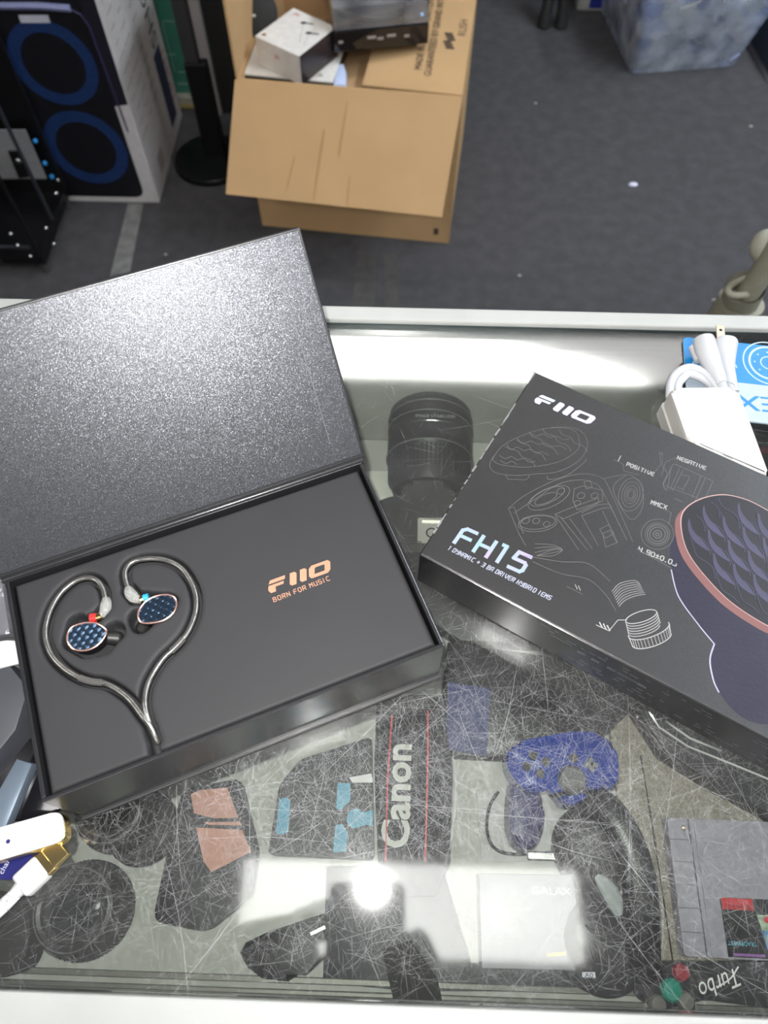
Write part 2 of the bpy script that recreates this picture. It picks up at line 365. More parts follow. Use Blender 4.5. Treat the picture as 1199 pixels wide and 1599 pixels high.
# scratches: thousands of fine white grooves in the top face
def scratch_mesh():
    vs = []; fs = []
    def add(x, y, a, ln, wd, curve):
        n = 5; pts = []; xx, yy = x, y
        for i in range(n+1):
            pts.append((xx, yy)); a2 = a+curve*i; xx += math.cos(a2)*ln/n; yy += math.sin(a2)*ln/n
        k = len(vs)
        for i, (px, py) in enumerate(pts):
            a2 = a+curve*min(i, n-1); wv = wd*(.25+.75*math.sin(PI*(i+.3)/(n+.6)))/2
            nx, ny = -math.sin(a2)*wv, math.cos(a2)*wv
            vs.append((px+nx, py+ny, T-.00044)); vs.append((px-nx, py-ny, T-.00044))
            if i: fs.append((k+2*i-2, k+2*i-1, k+2*i+1, k+2*i))
    N = 24000
    for i in range(N):
        m = random.random()
        if m < .74:      # worn area where things slide over the front half
            x = random.gauss(.03, .16); y = random.gauss(.055, .06)
        else: x = random.uniform(-.45, .6); y = random.uniform(YF+.002, YB-.02)
        if not (YF+.006 < y < YB-.02 and -.5 < x < .7): continue
        fam = random.random()
        a = random.uniform(0, 2*PI) if fam < .55 else (random.gauss(-.95, .3) if fam < .75 else random.gauss(.35, .25) if fam < .9 else random.gauss(1.45, .2))
        ln = random.expovariate(1/.009)+.002
        if ln > .11: ln = .06
        add(x, y, a, ln, random.uniform(.00002, .00007), random.gauss(0, .05))
    for i in range(70):  # long curved ones
        x = random.gauss(.05, .15); y = random.uniform(-.01, .15)
        add(x, y, random.uniform(0, 2*PI), random.uniform(.04, .11), random.uniform(.00008, .00016), random.gauss(0, .06))
    for i in range(60):
        add(random.uniform(0, .3), random.uniform(.2, .36), random.gauss(-.1, .3), random.uniform(.02, .06), .0001, random.gauss(0, .05))
    me = bpy.data.meshes.new('scratches'); me.from_pydata(vs, [], fs)
    return me
sm = mat('scratch', (.85, .85, .87), .6, alpha=.42)
me = scratch_mesh(); me.materials.append(sm); so = bpy.data.objects.new('scratches', me); link(so, gl); so['kind'] = 'stuff'

# ------------------------------------------------------------------ open presentation box
OX, OY, OR, OL, OW, OH = -.1703, .0409, .4088, .2170, .1282, .0593
ocos, osin = math.cos(OR), math.sin(OR)
ob = thing('gift_box', 'opened black presentation box with tilted sparkly lid and grey foam tray', 'box', (OX, OY, T), OR)
FZ = OH-.0035
def TL(px, py, z=FZ):
    p = at(px, py, T+z); dx, dy = p.x-OX, p.y-OY
    return (dx*ocos+dy*osin, -dx*osin+dy*ocos)
b = nb(); wl = .0022
box(b, (OL/2, wl/2, OH/2+.001), (OL, wl, OH-.002), .0005); box(b, (OL/2, OW-wl/2, OH/2+.001), (OL, wl, OH-.002), .0005)
box(b, (wl/2, OW/2, OH/2+.001), (wl, OW-2*wl, OH-.002), .0005); box(b, (OL-wl/2, OW/2, OH/2+.001), (wl, OW-2*wl, OH-.002), .0005)
obj('tray_wall', b, black_side, ob)
obj('bottom_panel', bx((OL/2, OW/2-.0006, .0014), (OL+.003, OW+.003, .0028), .0008), black_paper, ob)
obj('spine', bx((OL/2, OW+.0016, OH/2), (OL+.003, .0024, OH-.002), .0005), black_paper, ob)
PH = math.radians(47); LS = .138
dv = V(0, math.cos(PH), math.sin(PH)); dn = V(0, -math.sin(PH), math.cos(PH))
RL = Matrix((V(1, 0, 0), dv, dn)).transposed()
hin = V(OL/2, OW+.0015, OH)
lid = obj('lid', bx(hin+dv*(LS/2)-dn*.0015, (OL+.006, LS, .003), .0008, RL), black_paper, ob)
obj('lid_lining', bx(hin+dv*(LS/2+.0005)+dn*.0003, (OL+.003, LS-.004, .0009), .0003, RL), lid_paper, lid)
b = nb()
box(b, hin+dv*(LS/2+.004)+dn*.00085+V(OL/2-.0155, 0, 0), (.0006, LS-.022, .0003), 0, RL)
obj('lining_seam', b, mat('seam', (.10, .10, .115), .4), lid)
# hinge crease: soft rolled strip between lid and tray
b = tube([hin+V(-OL/2-.001, -.0012, -.0006), hin+V(OL/2+.001, -.0012, -.0006)], .0022, 12)
obj('hinge_crease', b, mat('hinge_gloss', (.02, .02, .022), .2), ob, True)
# cable / earbud layout on the foam, pixel paths from the photograph laid on the foam plane
def Z5(pts): return [TL(x*.30025, 830+y*.30025) for x, y in pts]
cabL = Z5([(548, 365), (535, 300), (505, 255), (455, 238), (395, 252), (330, 300), (275, 372), (240, 460), (232, 545), (262, 635), (325, 705), (400, 752), (465, 775), (540, 786), (605, 818), (672, 872), (730, 948), (778, 1015), (803, 1085)])
cabR = Z5([(668, 300), (650, 245), (652, 195), (690, 155), (765, 138), (850, 143), (925, 175), (975, 230), (1010, 305), (1018, 385), (1000, 462), (960, 540), (905, 602), (850, 652), (802, 718), (765, 790), (750, 860), (752, 920), (768, 985), (785, 1025)])
slot = Z5([(725, 880), (745, 960), (770, 1030), (790, 1090), (805, 1172)])
budL = Z5([(557, 522), (535, 570), (495, 605), (445, 622), (390, 615), (357, 580), (355, 540), (375, 505), (410, 487), (465, 477), (520, 487)])
budR = Z5([(722, 450), (728, 410), (765, 365), (815, 340), (870, 333), (908, 345), (920, 380), (905, 425), (860, 462), (800, 478), (745, 478)])
pockL = Z5([(400, 480), (380, 560), (450, 600), (530, 585), (570, 540), (590, 520)]); pockR = Z5([(860, 370), (820, 400), (760, 440), (730, 470), (720, 450)])
pockL2 = Z5([(430, 470), (500, 440), (545, 390)]); pockR2 = Z5([(880, 360), (780, 350), (700, 340), (668, 300)])
step = .0007; m0 = .0036
nx = int((OL-2*m0)/step); ny = int((OW-2*m0)/step)
gx = np.linspace(m0, OL-m0, nx); gy = np.linspace(m0, OW-m0, ny); GX, GY = np.meshgrid(gx, gy, indexing='ij')
def dist(poly):
    D = np.full(GX.shape, 9.)
    for (ax, ay), (bx_, by) in zip(poly, poly[1:]):
        vx, vy = bx_-ax, by-ay; L2 = vx*vx+vy*vy+1e-12
        tt = np.clip(((GX-ax)*vx+(GY-ay)*vy)/L2, 0, 1)
        D = np.minimum(D, np.hypot(GX-ax-tt*vx, GY-ay-tt*vy))
    return D
def sm_(p, k=4): return [tuple(q)[:2] for q in spline([(*a, 0) for a in p], k)]
Dc = np.minimum(dist(sm_(cabL))-.0027, dist(sm_(cabR))-.0027)
Dc = np.minimum(Dc, dist(slot)-.0022)
Dc = np.minimum(Dc, np.minimum(dist(pockL)-.0056, dist(pockR)-.0058)); Dc = np.minimum(Dc, np.minimum(dist(pockL2)-.003, dist(pockR2)-.004))
def sstep(x, a, b_): t_ = np.clip((x-a)/(b_-a), 0, 1); return t_*t_*(3-2*t_)
HZ = FZ-.0105*(1-sstep(Dc, -.0006, .0009))-.0006*(1-sstep(Dc, .0, .0035))
E_ = np.minimum(np.minimum(GX-m0, OL-m0-GX), np.minimum(GY-m0, OW-m0-GY))
HZ -= .0016*(1-np.sqrt(np.clip(1-(1-np.clip(E_/.0022, 0, 1))**2, 0, 1)))
vs = np.stack([GX, GY, HZ], -1).reshape(-1, 3).tolist()
idx = lambda i, j: i*ny+j
fs = [(idx(i, j), idx(i+1, j), idx(i+1, j+1), idx(i, j+1)) for i in range(nx-1) for j in range(ny-1)]
rim = [idx(i, 0) for i in range(nx)]+[idx(nx-1, j) for j in range(1, ny)]+[idx(i, ny-1) for i in range(nx-2, -1, -1)]+[idx(0, j) for j in range(ny-2, 0, -1)]
k0 = len(vs)
for r_ in rim: vs.append([vs[r_][0], vs[r_][1], FZ-.02])
nR = len(rim)
for i in range(nR): fs.append((rim[i], k0+i, k0+(i+1) % nR, rim[(i+1) % nR]))
fs.append(tuple(k0+i for i in range(nR))[::-1])
me = bpy.data.meshes.new('foam_insert'); me.from_pydata(vs, [], fs)
for p in me.polygons: p.use_smooth = True
me.materials.append(foam_mat); fo = bpy.data.objects.new('foam_insert', me); link(fo, ob)
# copper print on the foam
lb, lt = TL(420, 921), TL(424, 932)
o1 = TL(421, 927); o2 = TL(521, 891)
rot1 = math.atan2(o2[1]-o1[1], o2[0]-o1[0]); wd_ = math.hypot(o2[0]-o1[0], o2[1]-o1[1])
b = logo(nb(), o1, rot1, wd_/5.05, FZ)
obj('printed_logo', b, copper, fo)
o1 = TL(428, 940); o2 = TL(525, 902); wl_ = math.hypot(o2[0]-o1[0], o2[1]-o1[1]); rot2 = math.atan2(o2[1]-o1[1], o2[0]-o1[0])
b = strokes(nb(), 'BORN FOR MUSIC', .0026, o1, rot2, FZ, .00042, xs=.95, gap=2.45)
obj('printed_slogan', b, copper, fo)

# ------------------------------------------------------------------ earphones in the foam
ep = thing('earphones', 'pair of in-ear earphones with blue-black scaled faceplates lying in grey foam', 'earphones', (OX, OY, T+FZ-.006), OR)
cable_m = mat('cable', (.22, .215, .205), .22, m=.75, coat=.6, var=(300, .25))
clear_pl = mat('clear_plastic', (.85, .85, .82), .12, trans=.75, ior=1.4, alpha=.75)
def up(p, z): return [(q[0], q[1], z+.006) for q in p]
def zcable(poly, z0, z1, tail=.0):
    q = spline([(*p, 0) for p in poly], 6); n = len(q)
    return [V(a.x, a.y, z0+(z1-z0)*min(1, i/n*1.6)-tail*max(0, (i/n-.86)/.14)**2) for i, a in enumerate(q)]
b = tube(zcable(cabL, .0055, .0045, .006), .0016, 12); obj('cable', b, cable_m, ep, True)
b = tube(zcable(cabR, .0055, .0045, .005), .0016, 12); obj('cable', b, cable_m, ep, True)
slv = mat('sleeve_tube', (.075, .073, .07), .25, coat=.5)
for poly, i0, i1 in ((cabL, 11.2, 13.0), (cabR, 11.2, 12.6)):
    q = zcable(poly, .0055, .0045); seg_ = q[int(i0*6):int(i1*6)]
    obj('heat_shrink', tube(seg_, .00205, 12), slv, ep, True)
gf = mat('face_metal', (.06, .10, .16), .18, m=.85)
def earbud(out, cpts, ring_c, ringm, tip_p, conn):
    cx = sum(p[0] for p in out)/len(out); cy = sum(p[1] for p in out)/len(out)
    sh = [tuple(q)[:2] for q in spline([(*p, 0) for p in out], 6, True)]
    eb = obj('earbud', prism([(cx+(x-cx)*1.0, cy+(y-cy)*1.0) for x, y in sh], .0005, .0068, .0008), mat('bud_shell', (.01, .01, .012), .12, coat=.6), ep, True)
    b = tube([(x, y, .0072) for x, y in sh], .00062, 8, True); obj('rim', b, rose_gold, eb, True)
    # scaled faceplate: dense patch whose height follows the diamond wave pattern
    a = math.atan2(out[0][1]-cy, out[0][0]-cx)
    b = nb(); N = 46; R_ = .0125; ca, sa = math.cos(a), math.sin(a); grid = {}
    def inside(x, y):
        ins = False; j = len(sh)-1
        for i in range(len(sh)):
            if (sh[i][1] > y) != (sh[j][1] > y) and x < (sh[j][0]-sh[i][0])*(y-sh[i][1])/(sh[j][1]-sh[i][1])+sh[i][0]: ins = not ins
            j = i
        return ins
    for i in range(N):
        for j in range(N):
            x = (i/(N-1)-.5)*2*R_; y = (j/(N-1)-.5)*2*R_
            wx, wy = cx+x, cy+y
            if not inside(wx, wy): continue
            u_ = x*ca+y*sa; v_ = -x*sa+y*ca
            p = u_/.0044; q = v_/.0029
            row = math.floor(q); fu = (p+.5*(row % 2)) % 1; fv = q-row
            hgt = max(0, 1-abs(fu-.5)*2)*.5+fv*.5
            grid[i, j] = b.verts.new((wx, wy, .0070+.0009*hgt*fv))
    for (i, j) in grid:
        if (i+1, j) in grid and (i+1, j+1) in grid and (i, j+1) in grid:
            b.faces.new((grid[i, j], grid[i+1, j], grid[i+1, j+1], grid[i, j+1]))
    obj('faceplate', b, gf, eb)
    b = nb(); t0 = V(*tip_p[0], .002); t1 = V(*tip_p[1], -.001); cyl(b, t0, t1, .0032, .0042, 20); sph(b, t1, .0042, (1, 1, .8), 16)
    obj('eartip', b, mat('ear_tip', (.015, .015, .014), .4), eb, True)
    q = spline([(*p, .0052) for p in conn], 6)
    obj('connector', tube(q, [.0021+.0012*math.sin(PI*min(1, i/len(q)*1.2)) for i in range(len(q))], 12), clear_pl, ep, True)
    r0, r1, r2 = [V(*p, .0052) for p in ring_c]
    obj('gold_collar', cyl(nb(), r0, r1, .0022, None, 20), gold, ep, True)
    obj('colour_ring', cyl(nb(), r1, r2, .0025, None, 20), ringm, ep, True)
red = mat('red_ring', (.65, .03, .03), .3); blue = mat('blue_ring', (.03, .28, .48), .3)
earbud(budL, None, Z5([(525, 438), (500, 445), (468, 447)]), red, Z5([(540, 540), (585, 535)]), Z5([(549, 345), (550, 375), (542, 410), (522, 436)]))
earbud(budR, None, Z5([(728, 355), (745, 347), (772, 340)]), blue, Z5([(745, 460), (725, 480)]), Z5([(664, 290), (675, 320), (700, 345), (730, 355)]))

# ------------------------------------------------------------------ closed retail sleeve
SX, SY, SR, SL, SW, SH = .0152, .1905, -.5070, .262, .1624, .0411
sc_, ss_ = math.cos(SR), math.sin(SR)
sb = thing('product_box', 'closed black product box with silver lettering and printed earphone picture', 'box', (SX, SY, T), SR)
def S(px, py, z=SH):
    p = at(px, py, T+z); dx, dy = p.x-SX, p.y-SY
    return (dx*sc_+dy*ss_, -dx*ss_+dy*sc_)
top = obj('carton', bx((SL/2, SW/2, SH/2-.0005), (SL, SW, SH-.001), .0009), black_side, sb)
obj('top_panel', bx((SL/2, SW/2, SH-.0005), (SL-.0012, SW-.0012, .001), .0004), sleeve_paper, sb)
def Q(f, pts): return [f(x, y) for x, y in pts]
def seglogo(p, q): return p, math.atan2(q[1]-p[1], q[0]-p[0]), math.hypot(q[0]-p[0], q[1]-p[1])
holo = mat('holo_print', (.62, .64, .85), .22, m=.6)
nt = holo.node_tree; bs = nt.nodes['Principled BSDF']   # iridescent foil colour drifting along the letters
tc = nt.nodes.new('ShaderNodeTexCoord'); wv = nt.nodes.new('ShaderNodeTexNoise'); wv.inputs['Scale'].default_value = 60
nt.links.new(tc.outputs['Object'], wv.inputs['Vector']); cr = nt.nodes.new('ShaderNodeValToRGB')
cr.color_ramp.elements[0].position = .35; cr.color_ramp.elements[0].color = (.50, .75, .80, 1); cr.color_ramp.elements[1].position = .65; cr.color_ramp.elements[1].color = (.72, .62, .95, 1)
nt.links.new(wv.outputs[0], cr.inputs[0]); nt.links.new(cr.outputs[0], bs.inputs['Base Color'])
o_, r_, w_ = seglogo(S(833, 628), S(919, 663)); b = logo(nb(), o_, r_, w_/4.75, SH); obj('printed_logo', b, holo, sb)
o_, r_, w_ = seglogo(S(707, 846), S(803, 889))
b = strokes(nb(), 'FH15', .0120, (o_[0]+.001, o_[1]), r_, SH, .0024, xs=1.05, gap=2.2, shear=.12); obj('printed_title', b, holo, sb)
o_, r_, w_ = seglogo(S(699, 858), S(838, 927))
b = strokes(nb(), '1 DYNAMIC + 3 BA DRIVER HYBRID IEMS', .0027, o_, r_, SH, .00058, xs=.78, gap=1.75, shear=.15); obj('printed_subtitle', b, silver_print, sb)
b = nb()
for s, p, q, h in (('POSITIVE', (978, 727), (1016, 742), .0026), ('NEGATIVE', (1057, 717), (1099, 733), .0026), ('MMCX', (1016, 787), (1045, 797), .0028), ('4.90~0.05', (996, 860), (1045, 880), .0030)):
    o_, r_, w_ = seglogo(S(*p), S(*q)); strokes(b, s, h, o_, r_, SH, .00062, xs=.95, gap=1.9)
for x, y in ((965, 720),): ribbon(b, Q(S, [(965, 720), (969, 712)]), .0006, SH)
for dx in (0, 6, 12): ribbon(b, Q(S, [(936+dx, 972+dx*.4), (940+dx, 980+dx*.4)]), .0007, SH)
for dx in (0, 5): ribbon(b, Q(S, [(898+dx, 913+dx*.4), (901+dx, 920+dx*.4)]), .0004, SH)
obj('printed_captions', b, pale_line, sb)
# engineering line drawing
L_ = nb(); LW = .00026
def ln(pts, wd=LW, sm=False, closed=False, f=None):
    f = f or (lambda x, y: S(740+x*.23353, 600+y*.23353))    # zoom frame used when tracing
    q = [f(x, y) for x, y in pts]
    if sm: q = [tuple(a)[:2] for a in spline([(*a, 0) for a in q], 6, closed)]; 
    ribbon(L_, q, wd, SH, closed)
ln([(130, 490), (200, 405), (330, 340), (470, 298), (600, 292), (680, 320), (705, 385), (690, 440), (600, 505), (480, 540), (330, 555), (190, 540), (140, 520)], sm=True, closed=True)
ln([(130, 480), (105, 540), (140, 590), (260, 610), (420, 600), (560, 585), (690, 520), (750, 440), (755, 370), (720, 320), (650, 290), (520, 290)], sm=True)
ln([(210, 605), (225, 635), (340, 640), (360, 630), (370, 610)]); ln([(490, 615), (505, 637), (620, 610), (740, 520), (745, 500)], sm=True)
for k in range(5):
    x0, y0 = [(370, 325), (285, 370), (205, 410), (170, 470), (175, 500)][k]
    n = [7, 8, 8, 7, 4][k]; ln([(x0+i*[47, 50, 44, 42, 40][k]*.95, y0+[0, 22, 8, 30, 22, 45, 40, 62][i % 8]+k*2) for i in range(n)], sm=True)
for k in range(5):
    x0, y0 = [(460, 298), (370, 320), (290, 360), (220, 400), (570, 305)][k]
    ln([(x0+[0, 20, 75, 100, 160, 190][i], y0+[0, 30, 50, 85, 110, 150][i]) for i in range(6)], sm=True)
ln([(230, 830), (330, 750), (500, 660), (650, 610), (760, 600), (850, 625), (900, 690), (1060, 1050)], sm=True)
ln([(270, 860), (420, 760), (560, 670), (700, 640), (800, 660), (860, 720), (1020, 1040)], sm=True)
ln([(230, 830), (300, 1000), (345, 1080)]); ln([(270, 825), (330, 1000)]); ln([(230, 830), (270, 820)])
for (cx, cy, a, bb) in ((500, 760, 150, 62), (490, 750, 125, 45), (480, 765, 80, 28)): ln(ell(cx, cy, a, bb, -.42), closed=True)
ln(ell(425, 930, 130, 55, -.1), closed=True); ln(ell(425, 925, 118, 44, -.1), closed=True)
for (cx, cy, a) in ((345, 912, 26), (415, 914, 24), (485, 935, 22), (580, 715, 26), (715, 745, 26), (690, 795, 22), (805, 745, 24)): ln(ell(cx, cy, a, a*.75, -.3, 18), closed=True)
ln([(735, 655), (750, 700), (790, 690), (775, 645), (735, 655)]); ln([(670, 700), (730, 680), (860, 710), (860, 780), (690, 840), (660, 780), (670, 700)])
ln([(540, 870), (640, 830), (830, 760), (835, 790), (690, 860), (600, 900), (540, 870)]); ln([(720, 860), (820, 810), (900, 800)], sm=True); ln([(720, 880), (860, 830), (910, 830)], sm=True)
for (a, bb) in (((545, 880), (700, 1110)), ((580, 890), (760, 1110)), ((720, 880), (830, 1080)), ((860, 850), (960, 1060)), ((905, 800), (1020, 1040)), ((640, 900), (790, 1100))): ln([a, bb])
ln([(840, 970), (900, 940), (935, 1000), (875, 1030), (840, 970)]); ln([(860, 1000), (910, 975), (955, 1060), (880, 1090), (860, 1000)])
for (a, bb) in ((95, 125), (70, 95), (50, 68), (34, 46), (22, 30)): ln(ell(1048, 738, a*.85, bb*.9, .25), closed=True)
ln([(865, 632), (1020, 605), (1090, 640), (1130, 720), (1120, 840), (1040, 900), (930, 700), (1020, 605)], sm=True)
ln([(935, 505), (998, 535), (1002, 580), (1105, 608)])
f2 = lambda x, y: S(940+x*.216, 600+y*.216)
ln([(180, 580), (360, 660), (425, 580), (415, 500)], f=f2); ln(ell(424, 500, 12, 8), closed=True, f=f2); ln([(435, 500), (437, 590), (470, 650), (440, 720), (470, 760), (500, 600), (530, 580), (570, 600)], sm=True, f=f2)
ln([(530, 580), (800, 700), (740, 840), (440, 730), (500, 600)], f=f2); ln([(585, 620), (510, 770)], f=f2); ln([(560, 610), (490, 760)], f=f2); ln([(575, 655), (635, 668), (585, 765), (540, 740)], f=f2)
ln([(715, 665), (650, 820)], f=f2); ln([(745, 680), (670, 850)], f=f2); ln([(540, 530), (460, 560), (430, 660)], f=f2); ln([(340, 855), (500, 930), (480, 1010)], f=f2)
ln([(540, 520), (735, 615)], f=f2); ln([(250, 1190), (500, 1330)], f=f2); ln([(520, 825), (580, 850)], f=f2)
for a in (118, 88, 74, 56, 30, 12): ln(ell(400, 1085, a, a*.93), closed=True, f=f2, wd=LW if a > 80 else .0004)
f3 = lambda x, y: S(690+x*.30859, 800+y*.30859)
for k in range(3): ln([(470, 160+k*22), (560, 165+k*10), (610, 190), (560, 190+k*15), (480, 220)], sm=True, f=f3)
ln([(460, 250), (600, 310), (740, 340), (830, 420), (880, 500)], sm=True, f=f3); ln([(420, 220), (600, 250), (740, 260), (850, 350)], sm=True, f=f3)
ln([(630, 375), (710, 415)], f=f3)
obj('line_drawing', L_, grey_line, sb)
L_ = nb()
for k in range(8): ln([(860+k*5, 400+k*11), (900+k*4, 360+k*12), (970+k*2, 345+k*11), (1000+k*4, 360+k*8)], sm=True, f=f3)
ln(ell(1008, 528, 82, 27, -.30), closed=True, f=f3, wd=.0005)
for k in range(1, 6): ln(ell(1008+k*3, 528+k*13, 82, 27, -.30, 30, .05*PI, .98*PI), f=f3, wd=.0004)
ln([(929, 552), (944, 615)], f=f3, wd=.0004); ln([(1087, 504), (1104, 560)], f=f3, wd=.0004)
ln(ell(1046, 596, 108, 37, -.32, 36, -.05*PI, 1.05*PI), f=f3, wd=.0005); ln(ell(1062, 645, 102, 34, -.32, 36, .02*PI, .98*PI), f=f3, wd=.0005); ln([(944, 628), (966, 682)], f=f3, wd=.0005); ln([(1150, 565), (1156, 612)], f=f3, wd=.0005)
for k in range(14):
    t_ = .12*PI+k*.055*PI; e0 = (1046+108*math.cos(t_)*math.cos(-.32)-37*math.sin(t_)*math.sin(-.32), 596+108*math.cos(t_)*math.sin(-.32)+37*math.sin(t_)*math.cos(-.32)); ln([e0, (e0[0]+13, e0[1]+42)], f=f3, wd=.0003)
ln([(780, 570), (845, 600), (890, 545), (935, 545)], f=f3, wd=.0004)
obj('nozzle_drawing', L_, pale_line, sb)
# printed earphone picture
f4 = lambda x, y: S(1040+x*.3126, 740+y*.3126)
art = obj('printed_earphone', sheet([tuple(a)[:2] for a in spline([(*f4(*p), 0) for p in [(30, 330), (25, 480), (60, 610), (150, 740), (240, 850), (218, 930), (235, 1030), (300, 1140), (400, 1225), (520, 1250), (640, 1180), (700, 900), (650, 650), (400, 350), (150, 250)]], 6, True)], SH), mat('print_shell', (.026, .025, .040), .3, bump=(500, .3, .0003)), sb)
face_o = [(75, 250), (95, 180), (170, 130), (270, 108), (360, 120), (450, 155), (560, 230), (680, 400), (760, 600), (760, 760), (680, 800), (560, 780), (440, 720), (300, 620), (170, 480), (100, 370)]
def grow(pts, k, c=(400, 430)): return [(c[0]+(x-c[0])*k, c[1]+(y-c[1])*k) for x, y in pts]
def smo(pts, f): return [tuple(a)[:2] for a in spline([(*f(*p), 0) for p in pts], 6, True)]
obj('printed_rim', sheet(smo([(x-26, y+22) if x < 600 else (x, y+22) for x, y in grow(face_o, 1.02)], f4), SH+.00012), mat('print_rose', (.17, .088, .085), .25, coat=.4), art)
obj('printed_rim_edge', sheet(smo(grow(face_o, 1.015), f4), SH+.00024), mat('print_rose_pale', (.40, .26, .25), .3), art)
obj('printed_face', sheet(smo(face_o, f4), SH+.00036), mat('print_face', (.018, .018, .022), .35), art)
b = nb(); b2 = nb()
def ins(p, poly):
    x, y = p; r = False; j = len(poly)-1
    for i in range(len(poly)):
        if (poly[i][1] > y) != (poly[j][1] > y) and x < (poly[j][0]-poly[i][0])*(y-poly[i][1])/(poly[j][1]-poly[i][1])+poly[i][0]: r = not r
        j = i
    return r
for i in range(-4, 8):            # columns of slanted petals
    for j in range(-2, 9):
        x = 190+i*100+j*26+0*i; y = 230+j*118+(i*52)
        petal = [(x-2, y-70), (x+8, y-30), (x+30, y+5), (x+72, y+48), (x+100, y+92), (x+58, y+70), (x+18, y+36), (x-4, y-5), (x-10, y-45)]
        if all(ins(p, grow(face_o, .96)) for p in petal):
            q = [tuple(a)[:2] for a in spline([(*f4(*p), 0) for p in petal], 3, True)]; sheet(q, SH+.00048, bm=b)
        ridge = [(x-20, y-90), (x-4, y-40), (x+14, y), (x+60, y+30), (x+92, y+62), (x+102, y+110)]
        ridge = [p for p in ridge if ins(p, grow(face_o, .97))]
        if len(ridge) > 2: ribbon(b2, [tuple(a)[:2] for a in spline([(*f4(*p), 0) for p in ridge], 4)], .0005, SH+.00058)
obj('printed_petals', b, mat('print_petal', (.050, .048, .085), .35), art); obj('printed_ridges', b2, mat('print_ridge', (.05, .048, .075), .35), art)
b = nb(); ribbon(b, [tuple(a)[:2] for a in spline([(*f4(*p), 0) for p in [(25, 480), (60, 610), (150, 740), (240, 850)]], 6)], .0007, SH+.0001); ribbon(b, [tuple(a)[:2] for a in spline([(*f4(*p), 0) for p in [(240, 850), (218, 930), (235, 1030), (262, 1090)]], 6)], .0008, SH+.0001)
obj('printed_outline', b, mat('print_outline', (.32, .32, .42), .35), art)
# spec lines and marks on the long front side of the carton (standing face y=0)
b = nb()
def side_bar(u0, u1, z, h, bm): box(bm, ((u0+u1)/2, -.00005, z), (abs(u1-u0), .0002, h))
for k, u in enumerate((.108, .117, .127, .146)): side_bar(u, u+.0050, .024, .0022, b)
side_bar(.090, .104, .027, .0004, b); side_bar(.133, .146, .0245, .0005, b)
for r in range(5):
    u = .082+r*.006
    while u < .245:
        l = random.uniform(.001, .006)
        if random.random() < .4: side_bar(u, u+l, [.035, .031, .018, .013, .009][r], .0004, b)
        u += l+random.uniform(.0008, .004)
obj('side_print', b, mat('side_ink', (.05, .05, .065), .4), sb)
# worn corners
b = nb()
for p, q in (((1093, 693), (1113, 702)), ((1129, 710), (1143, 716)), ((828, 580), (836, 583))):
    a_, c_ = S(*p), S(*q); ribbon(b, [a_, c_], .0006, SH+.0001)
for k in range(26):
    v = random.uniform(.002, SW-.004); ribbon(b, [(.0006, v), (.0008, v+random.uniform(.002, .007))], random.uniform(.0004, .0012), SH+.00005)
obj('edge_wear', b, mat('paper_wear', (.17, .17, .17), .8), sb)

# ------------------------------------------------------------------ white charger brick + cords + blue card (on the glass)
p = at(1045, 606, T+.028); q = at(1150, 603, T+.028)
chz = math.atan2(q.y-p.y, q.x-p.x)-.02
ch = thing('power_adapter', 'glossy white power adapter brick half hidden behind the black product box', 'power adapter', (p.x, p.y, T), chz)
def chl(px, py, z): v_ = at(px, py, z); dx, dy = v_.x-p.x, v_.y-p.y; c_, s_ = math.cos(chz), math.sin(chz); return (dx*c_+dy*s_, -dx*s_+dy*c_)
cw = (q-p).length
A_ = [(0, 0), (cw, 0), chl(1192, 737, T+.028), chl(1073, 740, T+.028)]
sl = (A_[2][0]-A_[1][0])/(A_[2][1]-A_[1][1])
def rpoly(pts, r, k=5):
    out = []; n = len(pts)
    for i in range(n):
        P0, P1, P2 = [V(*pts[(i+d) % n]) for d in (-1, 0, 1)]
        a = P1+(P0-P1).normalized()*r; c = P1+(P2-P1).normalized()*r
        for j in range(k+1):
            t_ = j/k; out.append(tuple((1-t_)**2*a+2*t_*(1-t_)*P1+t_*t_*c))
    return out
ln_ = .052
A_ = [(0, 0), (cw, 0), (cw+.004, -.074), (.004, -.046)]
obj('shell', prism(rpoly(A_, .005), .0125, .028, .0028, seg=4), white_plastic, ch, True)
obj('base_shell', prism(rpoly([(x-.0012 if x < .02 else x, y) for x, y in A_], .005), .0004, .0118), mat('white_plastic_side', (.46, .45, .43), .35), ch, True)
obj('seam', prism(rpoly([(x+.0006 if x < .02 else x-.0006, y-.0004) for x, y in A_], .005), .0116, .0127), mat('cream', (.72, .66, .52), .5), ch, True)
cd_ = thing('power_lead', 'bundled white power cord with two plug ends behind the white adapter', 'power lead', (p.x, p.y, T))
def cl(px, py, z): v_ = at(px, py, T+z); return (v_.x-p.x, v_.y-p.y, z)
for k, (dx, dz) in enumerate(((0, .011), (12, .009))):
    obj('cord', tube(spline([cl(1046+dx, 622, dz-.002), cl(1047+dx, 600, dz), cl(1056+dx, 583+dx*.5, dz), cl(1075, 574+dx*.8, dz), cl(1095, 580+dx*.8, dz), cl(1112, 596+dx*.5, dz), cl(1122, 612, dz-.002)], 6), .0031, 14), white_cord, cd_, True)
pts = spline([cl(1098, 530, .016), cl(1103, 548, .015), cl(1113, 572, .013), cl(1126, 600, .012), cl(1130, 612, .011)], 5)
obj('appliance_plug', tube(pts, [.0052+.0030*math.sin(PI*min(1, i/len(pts)*1.05+.3)) if i < len(pts)-6 else .0038 for i in range(len(pts))], 20), white_cord, cd_, True)
obj('plug_key', tube([cl(1082, 542, .010), cl(1092, 563, .010)], .0036, 16), white_cord, cd_, True)
pts = spline([cl(1133, 533, .014), cl(1134, 545, .014), cl(1137, 568, .013), cl(1141, 588, .012), cl(1146, 612, .011)], 5)
